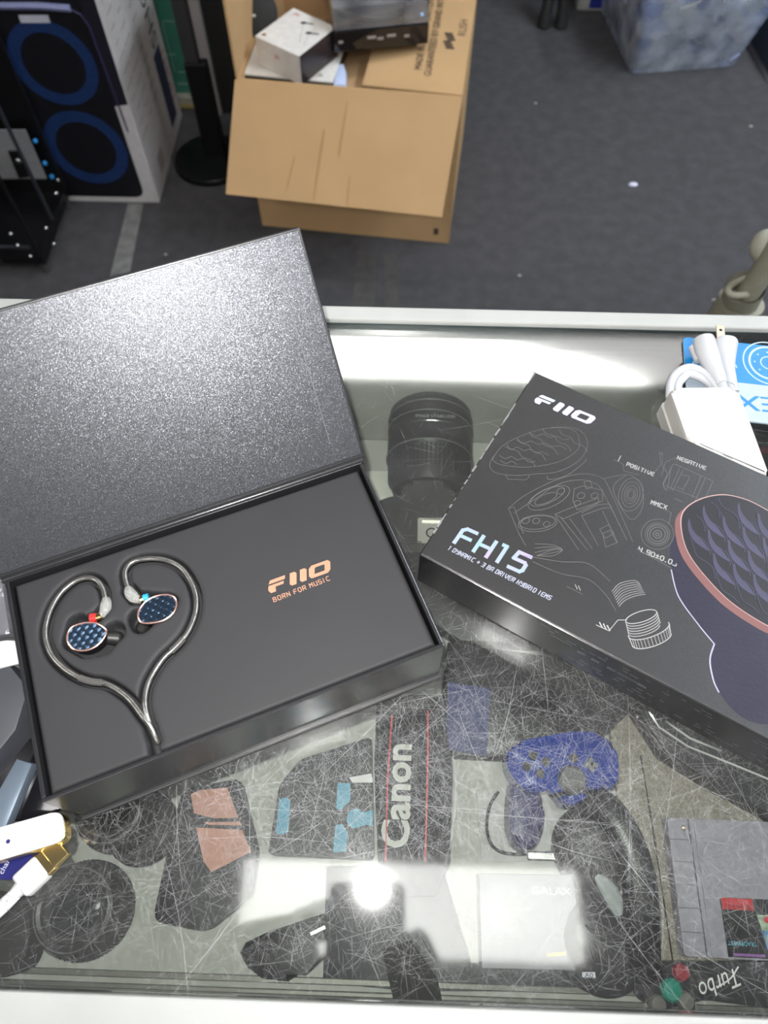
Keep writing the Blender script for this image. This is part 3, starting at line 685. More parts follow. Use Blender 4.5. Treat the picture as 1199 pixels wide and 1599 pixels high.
obj('wall_plug', tube(pts, [[.0085, .0088, .0088, .0086, .0082, .0078, .0074, .0068, .0062, .0056, .005, .0046, .0043, .0041, .004, .004, .0038, .0038, .0037, .0036, .0036][i] for i in range(len(pts))], 24, flat=.8), white_cord, cd_, True)
wp = cd_
a_ = V(*cl(1126, 534, .017)); c_ = V(*cl(1124, 509, .017)); dd = (c_-a_).normalized(); sx_ = V(0, 0, 1).cross(dd)
Rm = Matrix((sx_, dd, V(0, 0, 1))).transposed()
b = bx((a_+c_)/2, (.0062, (c_-a_).length, .0015), .0003, Rm); obj('prong', b, brass, wp)
obj('prong_hole', cyl(nb(), a_+(c_-a_)*.7+V(0, 0, .0002), a_+(c_-a_)*.7+V(0, 0, .0009), .0012, None, 14), black_matte, wp)
a_ = V(*cl(1110, 536, .009)); b = bx(a_, (.0062, .009, .0015), .0003, Rm); obj('prong', b, brass, wp)
obj('twist_tie', tube(spline([cl(1118, 598, .020), cl(1130, 594, .0185), cl(1145, 599, .0185), cl(1148, 606, .017)], 5), .0006, 8), mat('tie', (.45, .47, .5), .4), wp, True)
# card under the cord
cpx = [at(*k_, T+.001) for k_ in ((1066, 527), (1199, 541), (1199, 661), (1085, 640))]
org = cpx[0]; rz = math.atan2(cpx[1].y-cpx[0].y, cpx[1].x-cpx[0].x)
card = thing('printed_card', 'blue and pale grey printed card under the white power cord', 'card', (org.x, org.y, T), rz)
def cdl(px, py): v_ = at(px, py, T+.0016); dx, dy = v_.x-org.x, v_.y-org.y; c_, s_ = math.cos(rz), math.sin(rz); return (dx*c_+dy*s_, -dx*s_+dy*c_)
h1 = cdl(1199, 661)[1]; CWd = .12; hb = cdl(1150, 597)[1]
obj('card_sheet', prism(rpoly([(0, 0), (CWd, 0), (CWd, h1), (0, h1)], .004), .0001, .0016), mat('card_pale', (.38, .45, .52), .35), card)
obj('blue_panel', sheet(rpoly([(0, 0), (CWd, 0), (CWd, hb), (0, hb)], .004), .0016), mat('card_blue', (.015, .20, .50), .3), card)
b = nb(); cc = cdl(1200, 567)
for a_, wd in ((.0205, .0010), (.0155, .0016)): ribbon(b, ell(cc[0], cc[1], a_*.93, a_, 0, 40), wd, .0017, True)
for a_, wd in ((.006, .0009),): ribbon(b, ell(cc[0], cc[1], a_, a_, 0, 30), wd, .0017, True)
for k in range(8): sheet(ell(cc[0]+.0105*math.cos(k*PI/4), cc[1]+.0105*math.sin(k*PI/4), .0007, .0007, 0, 8), .0017, bm=b)
ribbon(b, Q(cdl, [(1142, 558), (1150, 574)]), .0012, .0017); ribbon(b, ell(*cdl(1088, 568), .003, .003, 0, 14), .001, .0017, True)
obj('disc_emblem', b, mat('card_white', (.42, .56, .70), .35), card)
e_ = cdl(1152, 640); f_ = cdl(1152, 615); hh = f_[1]-e_[1]
x_ = cdl(1212, 620)[0]
b = text('EX', abs(hh)*1.35, .00165, (x_, e_[1]+abs(hh)*.98), PI, xs=1.25)
b = text('EX', abs(hh)*1.35, .00170, (x_+.0006, e_[1]+abs(hh)*.98), PI, xs=1.25, bm=b)
obj('card_lettering', b, mat('card_blue', (0, 0, 0)), card)

# ------------------------------------------------------------------ things at the left edge on the glass
tl = thing('charger_plate', 'flat white device with gold edge and tiny blue hole', 'charger', at(40, 1300, T+.003))
base = at(40, 1300, T+.003)
def LOC(z): return lambda x, y: tuple((at(x, y, z)-base)[:2])
g1 = LOC(T+.019)
A_ = rpoly([g1(-60, 1309), g1(98, 1264), g1(103, 1313), g1(-60, 1362)], .006)
obj('body', prism(A_, .0065, .0150, .0008), gold, tl, True)
obj('face', prism([(x*.985, y*.985) for x, y in A_], .0148, .0162, .0006), mat('bright_white', (.56, .56, .55), .2, coat=.4), tl, True)
obj('pin_hole', cyl(nb(), V(*g1(13, 1314), .0161), V(*g1(13, 1314), .0164), .0011, None, 16), mat('hole_blue', (.02, .02, .12), .4), tl)
nv = tag(obj('navy_booklet', prism([tuple((at(x, y, T+.006))[:2]) for x, y in [(-60, 1290), (100, 1290), (99, 1302), (80, 1330), (28, 1374), (-60, 1372)]], T+.0005, T+.0055, .0004), mat('navy', (.014, .016, .11), .3)), 'navy blue booklet with gold lettering beneath the flat white device', 'booklet')
b = text('OR', .010, T+.0056, tuple(at(50, 1343, T+.0057))[:2], .45); obj('gold_lettering', b, gold, nv)
b = text('charge', .0042, T+.0056, tuple(at(4, 1366, T+.0057))[:2], 1.25); obj('white_lettering', b, mat('ink_white', (.5, .5, .6), .5), nv)
ucz = T+.0075
uc = thing('usb_cable', 'braided white usb cable with gold plug and clear housing', 'cable', at(60, 1360, T))
ub = at(60, 1360, T)
def ul(px, py, z): v_ = at(px, py, T+z); return V(v_.x-ub.x, v_.y-ub.y, z)
a_, c_ = ul(74, 1346, .0075), ul(95, 1326, .0075); dd = (c_-a_).normalized(); Rm = Matrix((V(0, 0, 1).cross(dd), dd, V(0, 0, 1))).transposed()
obj('plug_shell', bx((a_+c_)/2, (.0115, (c_-a_).length+.004, .0048), .0005, Rm), gold, uc)
a_, c_ = ul(64, 1356, .0070), ul(78, 1343, .0070); obj('gold_collar', bx((a_+c_)/2, (.0130, (c_-a_).length+.001, .0062), .0006, Rm), gold, uc)
a_, c_ = ul(32, 1386, .0068), ul(70, 1351, .0068); cy_ = (c_-a_).normalized()
obj('housing', bx((a_+c_)/2, (.0140, (c_-a_).length, .0085), .002, Rm, 3), mat('milky_plastic', (.78, .78, .78), .2, alpha=.6), uc, True)
obj('strain_relief', cyl(nb(), ul(38, 1381, .0066), ul(22, 1397, .0062), .0046, .0032, 20), MATS['milky_plastic'], uc, True)
braid = mat('braid', (.62, .60, .62), .6, bump=(900, .9, .001), var=(700, .35))
for k in (-1, 1):
    pts = spline([ul(34, 1386+k*3, .006), ul(10, 1410+k*5, .0055), ul(-20, 1436+k*6, .005), ul(-60, 1470+k*6, .005)], 6)
    obj('cable', tube(pts, .0024, 14), braid, uc, True)
# dark cases at far left
def lp(name, pts, z0, z1, m, label, cat, bev=.001, zt=None):
    zt = z1 if zt is None else zt
    return tag(obj(name, prism([tuple(at(x, y, zt)[:2]) for x, y in pts], z0, z1, bev), m, None, True), label, cat)
lp('slate_box', [(-80, 1042), (8, 1030), (44, 1075), (24, 1140), (-80, 1270)], T+.0006, T+.026, mat('slate', (.055, .058, .07), .5), 'slate grey flat box at left edge beside the open box', 'box')
lp('white_card', [(-60, 1012), (10, 1000), (24, 1001), (29, 1036), (-60, 1058)], T+.0262, T+.0275, mat('white_paper', (.60, .60, .60), .5), 'plain white card on the slate grey box, left of the open box', 'card', 0)
lp('plastic_bag', [(-60, 905), (3, 905), (16, 990), (-60, 1001)], T+.0006, T+.010, mat('silver_bag', (.30, .30, .34), .18, m=.5, bump=(60, .8, .004)), 'crumpled silvery plastic bag at left edge left of the open box', 'bag', .002)
lp('dark_case', [(-80, 1283), (-80, 1180), (10, 1140), (40, 1135), (95, 1262), (60, 1280)], T+.0006, T+.0058, black_gloss, 'glossy black case under the flat white device at left edge', 'case', .001)
b = prism([tuple(at(x, y, T+.016)[:2]) for x, y in [(-40, 1290), (22, 1182), (48, 1190), (4, 1295), (-40, 1330)]], T+.006, T+.0135, .002)
tag(obj('metal_bar', b, mat('blue_steel', (.14, .18, .23), .35, m=.3), None, True), 'blue-grey flat bar lying across the glossy black case', 'bar')

# ------------------------------------------------------------------ goods inside the case
def G(pts, z): return [tuple(at(x, y, z)[:2]) for x, y in pts]
def Gs(pts, z, k=5): return [tuple(a)[:2] for a in spline([(*tuple(at(x, y, z)[:2]), 0) for x, y in pts], k, True)]
def C(px, py, z): return at(px, py, z)
# camera with lens, seen from above
zc = ZS+.052
cb = C(672, 745, zc); dr = thing('slr_camera', 'black camera with large lens lying under the glass between the boxes', 'camera', (cb.x, cb.y, ZS))
def cm(px, py, z=zc): v_ = at(px, py, z); return V(v_.x-cb.x, v_.y-cb.y, z-ZS)
fr = cm(672, 648); bk = cm(668, 800); ax = (bk-fr).normalized(); ax.z = 0
prof = [(0, .030), (0, .038), (.002, .0400), (.018, .0410), (.020, .0395), (.022, .0395), (.024, .0405), (.050, .0405), (.052, .0385), (.075, .0370), (.085, .033)]
Rq = ax.to_track_quat('Z', 'Y').to_matrix()
b = nb(); n = 48; rings = []
for d_, r_ in [(0, .001)]+[(p_[0], p_[1]*.93) for p_ in prof]+[(.085, .001)]:
    rings.append([b.verts.new(fr+ax*d_+Rq @ V(r_*math.cos(2*PI*i/n), r_*math.sin(2*PI*i/n), 0)) for i in range(n)])
for A, B in zip(rings, rings[1:]):
    for i in range(n): b.faces.new((A[i], A[(i+1) % n], B[(i+1) % n], B[i]))
lens_m = mat('lens_black', (.022, .022, .022), .4); grip_m = mat('grip', (.016, .016, .016), .7, bump=(400, .8, .002))
lo_ = obj('lens', b, lens_m, dr, True)
b = nb()
for d_ in (.010, .021, .051): tube([fr+ax*d_+Rq @ V(.0380*math.cos(t_), .0380*math.sin(t_), 0) for t_ in [2*PI*i/48 for i in range(48)]], .0006, 6, True, bm=b)
obj('lens_ring', b, mat('lens_grey', (.12, .12, .12), .3), lo_)
b = nb()
for i in range(60):
    t_ = 2*PI*i/60; rr = Rq @ V(.0378*math.cos(t_), .0378*math.sin(t_), 0)
    cyl(b, fr+ax*.054+rr*.96, fr+ax*.074+rr*.93, .0007, None, 6)
obj('grip_ribs', b, grip_m, lo_)
arc = [fr+ax*.033+Rq @ V(.0383*math.cos(t_), .0383*math.sin(t_), 0) for t_ in np.linspace(0, 2*PI, 120)]
arc = sorted([a for a in arc if a.z > fr.z+.0338], key=lambda v_: v_.x)
obj('lens_line', tube(arc, .0006, 8), chrome, lo_)
tmx = Matrix.Translation(fr+ax*.030+V(-.0145, 0, .0385)) @ Matrix.Rotation(0, 4, 'Z'); b = text('IMAGE STABILIZER', .0042, 0, (0, 0), mtx=tmx); obj('lens_lettering', b, mat('ink_grey', (.35, .35, .35), .5), lo_)
bc = bk+ax*.018
b = prism(rpoly([(bc.x-.062, bc.y-.03), (bc.x+.066, bc.y-.034), (bc.x+.064, bc.y+.018), (bc.x+.035, bc.y+.026), (bc.x-.03, bc.y+.026), (bc.x-.058, bc.y+.012)], .008), .001, .066, .006, seg=3)
obj('camera_body', b, mat('camera_skin', (.020, .020, .020), .5, bump=(500, .4, .001)), dr, True)
hp = cm(668, 800, ZS+.082)
b = prism(rpoly([(hp.x-.026, hp.y-.036), (hp.x+.026, hp.y-.036), (hp.x+.021, hp.y+.03), (hp.x-.021, hp.y+.03)], .009), .060, .082, .007, seg=3)
obj('flash_hump', b, mat('camera_top', (.028, .028, .027), .5), dr, True)
hs = cm(674, 829, ZS+.085); b = nb()
box(b, (hs.x, hs.y, .0828), (.021, .020, .0012)); box(b, (hs.x-.0095, hs.y, .0845), (.0035, .020, .0035)); box(b, (hs.x+.0095, hs.y, .0845), (.0035, .020, .0035)); box(b, (hs.x, hs.y+.010, .0845), (.021, .002, .003))
sh_ = obj('hot_shoe', b, mat('shoe_metal', (.62, .60, .55), .35, m=.7), dr)
b = tube(ell3 if False else [(hs.x+.004*math.cos(t_), hs.y-.001+.004*math.sin(t_), .0837) for t_ in [2*PI*i/24 for i in range(24)]], .0006, 6, True); obj('contact_ring', b, black_matte, sh_)
# strap
z1 = ZS+.030
stp = thing('camera_strap', 'black camera neck strap with red edge lines and white lettering', 'strap', (*at(630, 1240, z1)[:2], ZS)); sb0 = at(630, 1240, z1)
def sl_(pts, z): return [(a-sb0.x, b_-sb0.y) for a, b_ in G(pts, z)]
obj('webbing', prism(sl_([(588, 1085), (690, 1085), (706, 1200), (702, 1345), (680, 1400), (620, 1400), (590, 1345), (584, 1200)], z1), .027, .030, .0006), mat('webbing', (.012, .012, .014), .6, bump=(700, .6, .001)), stp)
b = nb(); ribbon(b, sl_([(612, 1118), (605, 1220), (602, 1345)], z1), .0012, .030); ribbon(b, sl_([(668, 1110), (668, 1180), (664, 1345)], z1), .0012, .030)
obj('red_line', b, mat('strap_red', (.42, .03, .04), .5), stp)
o_ = sl_([(637, 1326)], z1)[0]; o2 = sl_([(641, 1172)], z1)[0]; LL = math.hypot(o2[0]-o_[0], o2[1]-o_[1])
b = text('Canon', .0275, .030, o_, math.atan2(o2[1]-o_[1], o2[0]-o_[0]), xs=1.0, bold=.0008)
obj('strap_lettering', b, mat('strap_white', (.45, .45, .42), .5), stp)
# black pack with cyan shapes
zp = ZS+.022
pk = thing('dark_package', 'dark package with cyan blue shapes beside the camera strap', 'package', (*at(510, 1260, zp)[:2], ZS)); pb = at(510, 1260, zp)
def pl_(pts, z): return [(a-pb.x, b_-pb.y) for a, b_ in G(pts, z)]
obj('carton', prism(rpoly(pl_([(436, 1225), (470, 1185), (580, 1150), (584, 1342), (418, 1334)], zp), .004), .0004, .022, .001), mat('pack_dark', (.018, .019, .024), .45), pk)
b = nb()
cy_m = mat('cyan_print', (.04, .26, .40), .4)
for pts in ([(436, 1250), (440, 1246), (449, 1246), (453, 1250), (450, 1298), (445, 1302), (433, 1303), (431, 1299)], [(527, 1223), (547, 1223), (547, 1250), (531, 1266), (525, 1262)], [(524, 1288), (535, 1287), (543, 1300), (540, 1330), (520, 1331)]):
    sheet(pl_(pts, zp), .0221, bm=b)
sheet([tuple(v_) for v_ in pl_([(541, 1281), (544, 1268), (556, 1262), (566, 1268), (572, 1268), (582, 1264), (582, 1290), (572, 1288), (566, 1290), (553, 1294), (544, 1290)], zp)], .0221, bm=b)
obj('cyan_print', b, cy_m, pk)
obj('white_tab', sheet(pl_([(545, 1214), (580, 1208), (583, 1222), (550, 1222)], zp), .0221), mat('tab_white', (.6, .6, .62), .4), pk)
# folding case with peach panels
zf = ZS+.016
fc = thing('folding_case', 'black case with peach pink panels lying under the front glass', 'case', (*at(320, 1350, zf)[:2], ZS)); fb = at(320, 1350, zf)
def fl_(pts, z): return [(a-fb.x, b_-fb.y) for a, b_ in G(pts, z)]
obj('shell', prism(rpoly(fl_([(268, 1296), (285, 1232), (375, 1215), (402, 1330), (392, 1400), (322, 1455), (238, 1438)], zf), .006), .0004, .016, .002), mat('case_black', (.014, .014, .016), .45, bump=(300, .5, .001)), fc, True)
pch = mat('peach', (.52, .26, .20), .45)
b = nb(); sheet(fl_([(298, 1240), (312, 1234), (355, 1230), (372, 1277), (335, 1278), (303, 1270)], zf), .0161, bm=b)
sheet(fl_([(306, 1292), (378, 1296), (392, 1330), (330, 1362), (318, 1345)], zf), .0161, bm=b); sheet(fl_([(318, 1284), (375, 1283), (378, 1289), (326, 1288)], zf), .0161, bm=b)
obj('peach_panel', b, pch, fc)
# lenses
def lens(px, py, r, h, label, tilt=0):
    c0 = at(px, py, ZS+h); t = thing('camera_lens', label, 'lens', (c0.x, c0.y, ZS))
    prof = [(0, .0005), (r*1.02, .0005), (r*1.06, .004), (r*1.06, h*.45), (r*.98, h*.5), (r*.98, h*.8), (r*.90, h*.97), (r*.80, h), (r*.72, h-.001), (r*.68, h-.005), (0, h-.006)]
    o = obj('barrel', lathe(prof, 64), lens_m, t, True)
    b = nb()
    for i in range(70):
        a = 2*PI*i/70; cyl(b, (r*1.055*math.cos(a), r*1.055*math.sin(a), .006), (r*1.055*math.cos(a), r*1.055*math.sin(a), h*.42), .0007, None, 6)
    obj('grip_ribs', b, grip_m, o)
    obj('front_element', lathe([(0, h-.0035), (r*.3, h-.004), (r*.66, h-.0055), (r*.66, h-.006), (0, h-.006)], 48), mat('lens_glass', (.01, .01, .012), .04, coat=1.), t, True)
    obj('trim_ring', tube([(r*.86*math.cos(2*PI*i/64), r*.86*math.sin(2*PI*i/64), h-.0005) for i in range(64)], .0005, 6, True), mat('lens_grey', (0, 0, 0)), t)
    return t
lens(112, 1420, .030, .042, 'round black lens standing upright near the gold usb plug')
lens(168, 1262, .027, .038, 'black glossy lens half hidden under the open box corner')
zt = ZS+.02
tg = at(215, 1290, zt); t = tag(obj('lens_cap', lathe([(0, .0003), (.026, .0003), (.027, .002), (.027, .008), (.0255, .010), (.020, .0095), (.019, .008), (0, .008)], 48), lens_m, None, True, (tg.x, tg.y, ZS)), 'flat black round cap lying right of the half hidden lens', 'lens cap')
b = prism(Gs([(-60, 1400), (0, 1392), (32, 1402), (46, 1440), (40, 1490), (18, 1520), (-30, 1524), (-60, 1500)], ZS+.03), ZS+.0004, ZS+.030, .006, seg=3)
tag(obj('black_pouch', b, black_matte, None, True), 'rounded black pouch in the bottom left corner of the case', 'pouch')
# pale sheet standing in for mirrored light, then the card under the gamepad
lp('white_card', [(405, 1342), (515, 1345), (512, 1425), (398, 1432)], ZS+.0004, ZS+.003, mat('white_card', (.42, .42, .41), .5), 'pale sheet standing in for mirrored light on the shelf left of the reflected phone', 'card', 0)
lp('white_card', [(744, 1235), (960, 1212), (972, 1340), (752, 1346)], ZS+.0004, ZS+.0024, MATS['white_card'], 'pale card beneath the blue gamepad and buckle', 'card', 0)
lp('steel_plate', [(748, 1364), (895, 1366), (912, 1500), (905, 1516), (752, 1512)], ZS+.0004, ZS+.020, mat('plate_grey', (.24, .24, .27), .4), 'grey metal cased device below the buckle under the glass', 'device')
b = text('GALAX', .0072, ZS+.0201, tuple(at(830, 1396, ZS+.0202))[:2], .0, xs=1.2); dv_ = bpy.data.objects['steel_plate']; obj('device_lettering', b, mat('ink_white', (0, 0, 0)), dv_)
b = sheet(G([(853, 1489), (884, 1486), (882, 1492), (855, 1494)], ZS+.0202), ZS+.0201); obj('yellow_mark', b, mat('yellow', (.62, .52, .1), .5), dv_)
# dark backing goods upper middle
lp('black_bag', [(700, 1000), (980, 1040), (985, 1110), (935, 1160), (800, 1185), (705, 1180), (690, 1080)], ZS+.0004, ZS+.016, mat('bag_black', (.015, .015, .018), .4, bump=(40, .6, .006)), 'soft black bag under the glass between the two boxes', 'bag', .004)
# blue gamepad
zg = ZS+.045
gp = thing('gamepad', 'translucent blue game controller lying on the pale card', 'game controller', (*at(870, 1210, zg)[:2], ZS)); gb = at(870, 1210, zg)
def gl_(pts, z=zg, k=0):
    q = [(a-gb.x, b_-gb.y) for a, b_ in G(pts, z)]
    return [tuple(a)[:2] for a in spline([(*a, 0) for a in q], k, True)] if k else q
bl = mat('gamepad_blue', (.02, .055, .34), .22, coat=.5, trans=.25)
obj('shell', prism(gl_([(792, 1178), (806, 1160), (850, 1150), (905, 1142), (950, 1150), (964, 1180), (965, 1215), (955, 1232), (925, 1222), (918, 1240), (903, 1256), (883, 1254), (870, 1240), (862, 1232), (835, 1238), (808, 1222), (794, 1200)], k=4), .020, .045, .006, seg=3), bl, gp, True)
obj('grip', prism(gl_([(800, 1215), (812, 1228), (845, 1236), (848, 1300), (830, 1326), (806, 1318), (795, 1280)], ZS+.03, k=4), .002, .030, .006, seg=3), mat('gamepad_navy', (.022, .024, .10), .3), gp, True)
b = nb(); c0 = gl_([(893, 1218)])[0]; cyl(b, (*c0, .044), (*c0, .050), .0108, .009, 28); sph(b, (*c0, .050), .009, (1, 1, .3), 20)
obj('thumb_stick', b, mat('stick_grey', (.11, .11, .11), .6), gp, True)
for px, py in ((822, 1197), (852, 1190), (832, 1180), (843, 1208), (895, 1184)):
    c0 = gl_([(px, py)])[0]; obj('button', cyl(nb(), (*c0, .0445), (*c0, .0475), .0034, .003, 18), mat('button_dark', (.035, .035, .035), .35), gp, True)
c0 = gl_([(922, 1195)])[0]; b = nb(); box(b, (*c0, .0465), (.0095, .0032, .004), .0006); box(b, (*c0, .0465), (.0032, .0095, .004), .0006); obj('direction_pad', b, mat('pad_grey', (.16, .16, .15), .45), gp)
# buckle strap + oval mouse + headphone
bt = thing('buckle_strap', 'thin black strap loop with silver buckle below the blue gamepad', 'strap', (*at(800, 1330, ZS+.01)[:2], ZS)); bb0 = at(800, 1330, ZS+.01)
def bl_(pts, z): return [(a.x-bb0.x, a.y-bb0.y, z) for a in [at(x, y, ZS+z) for x, y in pts]]
obj('band', tube(spline(bl_([(778, 1236), (764, 1260), (760, 1295), (770, 1322), (795, 1333), (850, 1332), (900, 1326), (925, 1316)], .008), 6), .0012, 8), black_matte, bt, True)
a_, c_ = [V(*q_) for q_ in bl_([(822, 1337), (876, 1337)], .009)]; obj('buckle', bx((a_+c_)/2, ((c_-a_).length, .0062, .004), .001), chrome, bt)
b = nb(); pts = spline([(*tuple(at(x, y, ZS+.02)[:2]), ZS+zz) for x, y, zz in [(905, 1250, .022), (935, 1262, .03), (962, 1300, .034), (985, 1360, .034), (995, 1430, .030), (1000, 1490, .024), (1010, 1530, .018)]], 8)
hp_ = thing('headphones', 'black headband headphones between pale card and beige mesh', 'headphones', (*at(950, 1370, ZS)[:2], ZS)); hb0 = hp_.location.copy()
pts2 = [p_-hb0 for p_ in pts]; obj('headband', tube(pts2, .012, 16, flat=.5), black_plastic, hp_, True)
q_ = at(938, 1322, ZS+.03); b = lathe([(0, .001), (.028, .001), (.031, .006), (.031, .014), (.026, .022), (.014, .027), (0, .028)], 48, q_-hb0-V(0, 0, q_.z-ZS)); obj('ear_cup', b, mat('cup_grey', (.055, .055, .055), .5), hp_, True)
q_ = at(950, 1470, ZS+.03); b = lathe([(0, .001), (.030, .001), (.034, .006), (.034, .014), (.028, .020), (.014, .024), (0, .025)], 48, q_-hb0-V(0, 0, q_.z-ZS)); obj('ear_cup', b, black_plastic, hp_, True)
pts = spline([(*tuple((at(x, y, ZS+.046)-hb0)[:2]), .0445) for x, y in [(932, 1368), (955, 1395), (968, 1430)]], 6); obj('painted_highlight', tube(pts, [.002+.004*math.sin(PI*i/(len(pts)-1)) for i in range(len(pts))], 12, flat=.3), mat('highlight_grey', (.28, .31, .31), .4), hp_, True)  # curved grey highlight on the black headphones, modelled as a strip
obj('silver_pin', tube([tuple((at(914, 1444, ZS+.04)-hb0)[:2])+(.040,), tuple((at(944, 1472, ZS+.04)-hb0)[:2])+(.040,)], .001, 8), chrome, hp_, True)
lp('size_tag', [(909, 1518), (929, 1518), (930, 1527), (909, 1526)], ZS+.0295, ZS+.030, mat('tag_pale', (.6, .6, .72), .4), 'tiny pale tag reading A0 near the front edge', 'tag', 0)
b = text('A0', .0038, ZS+.0301, tuple(at(913, 1526, ZS+.0301))[:2], 0, xs=1.3); obj('tag_lettering', b, black_matte, bpy.data.objects['size_tag'])
lp('black_pouch', [(509, 1352), (690, 1350), (735, 1505), (905, 1514), (1000, 1528), (1015, 1548), (640, 1548), (504, 1534)], ZS+.0004, ZS+.0035, mat('pouch_dark', (.03, .031, .038), .5), 'flat dark pouch along the front edge, below the strap lettering', 'pouch', .0008)
gw = lp('hand_outline_fill', [(512, 1424), (470, 1438), (420, 1454), (382, 1472), (373, 1488), (384, 1510), (408, 1528), (448, 1533), (474, 1512), (513, 1494)], ZS+.0037, ZS+.020, mat('outline_dark', (.012, .012, .014), .45), 'added dark rounded shape under the mirrored hand, left of the dark pouch at the front', 'grip', .004)  # dark shape added so the outline of the mirrored hand stays dark
a_, c_ = at(484, 1459, ZS+.021), at(508, 1447, ZS+.021); dd = (c_-a_).normalized(); obj('silver_pin', bx(((a_+c_)/2).xy.to_3d()+V(0, 0, ZS+.0205), ((c_-a_).length, .0028, .0016), .0004, Matrix((dd, V(-dd.y, dd.x, 0), V(0, 0, 1))).transposed()), chrome, gw)
lp('strap_end', [(596, 1484), (642, 1468), (684, 1530), (692, 1576), (618, 1578)], ZS+.0125, ZS+.016, black_matte, 'black strap end hanging over the front rail below the flash reflection', 'strap', .001)
# beige mesh mat
mesh_m = mat('beige_mesh', (.33, .30, .25), .85, bump=(900, .8, .002), var=(500, .2))
mm = lp('mesh_mat', [(946, 1075), (1010, 1020), (1300, 1150), (1300, 1500), (1012, 1500), (985, 1380), (962, 1230)], ZS+.0004, ZS+.006, mesh_m, 'beige woven mesh mat under the grey game cartridge', 'mat', .001)
b = nb(); ribbon(b, G([(1000, 1180), (1020, 1300), (1050, 1500)], ZS+.006), .0012, ZS+.0061); obj('mat_seam', b, black_matte, mm)
# black tray with clear edges; its black also stands for the sleeve's shadow
bt2 = lp('shade_tray', [(990, 1100), (1060, 1000), (1300, 1080), (1300, 1330), (1199, 1268), (1120, 1226), (1040, 1176)], ZS+.0065, ZS+.03, mat('tray_shade_black', (.014, .014, .018), .35), 'black tray with clear rim, its black also standing for the shadow of the product box corner', 'tray', .002)
clr = mat('clear_rim', (.55, .56, .55), .15, coat=.6)
b = nb(); tube([V(*tuple(at(x, y, ZS+.032)[:2]), ZS+.0305) for x, y in [(1014, 1110), (1030, 1135), (1075, 1165), (1150, 1195), (1230, 1228)]], .0008, 8, bm=b); tube([V(*tuple(at(x, y, ZS+.032)[:2]), ZS+.0305) for x, y in [(1040, 1125), (1078, 1152), (1128, 1172)]], .0008, 8, bm=b)
obj('clear_rim', b, clr, bt2, True)
obj('rivet', sph(nb(), V(*tuple(at(994, 1119, ZS+.03)[:2]), ZS+.0305), .0016, (1, 1, .6), 12), chrome, bt2, True)
# game cartridge, turned upside down
cz = .80; c0 = at(1036, 1277, cz); c1 = at(1066, 1493, cz)
cart = thing('game_cartridge', 'grey game cartridge lying upside down with a black and red label', 'game cartridge', (c0.x, c1.y, ZS+.006), -.012); hC = c0.y-c1.y
cg = mat('cart_grey', (.30, .28, .335), .45); Z1 = cz-ZS-.006+.004
WC = .136
obj('shell', prism(rpoly([(0, 0), (WC, 0), (WC, hC), (0, hC)], .002), .0004, Z1, .0012), cg, cart, True)
dk = mat('cart_groove', (.10, .095, .11), .6)
def CL(px, py): v_ = at(px, py, ZS+.006+Z1); dx, dy = v_.x-c0.x, v_.y-c1.y; return (dx, dy)
b = nb()
xg = .0155
for k in range(1, 6): ribbon(b, [(.0005, hC*k/6), (xg-.0015, hC*k/6)], .0005, Z1)
ribbon(b, [(xg, .001), (xg, hC-.001)], .0011, Z1); ribbon(b, [(xg+.032, hC*.66), (xg+.032, hC*.86)], .0005, Z1)
ribbon(b, [(xg+.006, hC*.645), (WC-.03, hC*.645)], .0009, Z1)
obj('groove', b, dk, cart)
obj('raised_panel', prism(rpoly([(xg+.0035, .0), (WC-xg-.0035, .0), (WC-xg-.0035, hC-.001), (xg+.0035, hC-.001)], .001), Z1, Z1+.0009, .0004), cg, cart)
obj('screw', sph(nb(), (*CL(1066, 1292), Z1), .0021, (1, 1, .5), 14), brass, cart, True)
LZ = Z1+.0010; lx0 = CL(1121, 1400)[0]; ly1 = CL(1121, 1400)[1]
lab = obj('label', sheet([(lx0, .001), (lx0+.085, .001), (lx0+.085, ly1), (lx0, ly1)], LZ), mat('label_black', (.012, .012, .012), .3), cart)
b = nb(); sheet([(lx0+.001, ly1-.0075), (lx0+.023, ly1-.0075), (lx0+.023, ly1-.0002), (lx0+.001, ly1-.0002)], LZ+.0001, bm=b); obj('red_band', b, mat('label_red', (.58, .03, .04), .4), lab)
b = text('SUPER NINTENDO', .0044, LZ+.0002, (lx0+.0225, ly1-.0042), PI, xs=.52); obj('red_lettering', b, mat('label_red_dark', (.10, .01, .015), .5), lab)
b = text('TRADEWEST', .0037, LZ+.0001, (CL(1183, 1476)[0]-.001, CL(1170, 1472)[1]+.001), PI, xs=.95); obj('blue_lettering', b, mat('label_cyan', (.05, .38, .50), .4), lab)
obj('purple_stripe', sheet([(lx0+.004, .0018), (lx0+.0255, .0018), (lx0+.0255, .0035), (lx0+.004, .0035)], LZ+.0001), mat('label_purple', (.25, .10, .34), .4), lab)
ax0 = CL(1180, 1420)[0]
obj('label_picture', sheet([(ax0-.001, ly1-.010), (lx0+.080, ly1-.010), (lx0+.080, ly1*.48), (ax0+.001, ly1*.48)], LZ+.0001), mat('label_green', (.38, .48, .33), .4, var=(160, .6)), lab)
obj('label_picture', sheet([(ax0+.001, ly1*.48), (lx0+.080, ly1*.48), (lx0+.080, .002), (ax0+.003, .002)], LZ+.0001), mat('label_blue', (.06, .25, .55), .4, var=(160, .5)), lab)
b = nb(); sheet(ell(ax0+.0065, ly1*.30, .0032, .006), LZ+.0002, bm=b); obj('yellow_blob', b, mat('label_yellow', (.65, .52, .08), .4), lab)
obj('red_blob', sheet(ell(ax0+.0062, ly1*.66, .003, .0022), LZ+.0002), MATS['label_red'], lab)
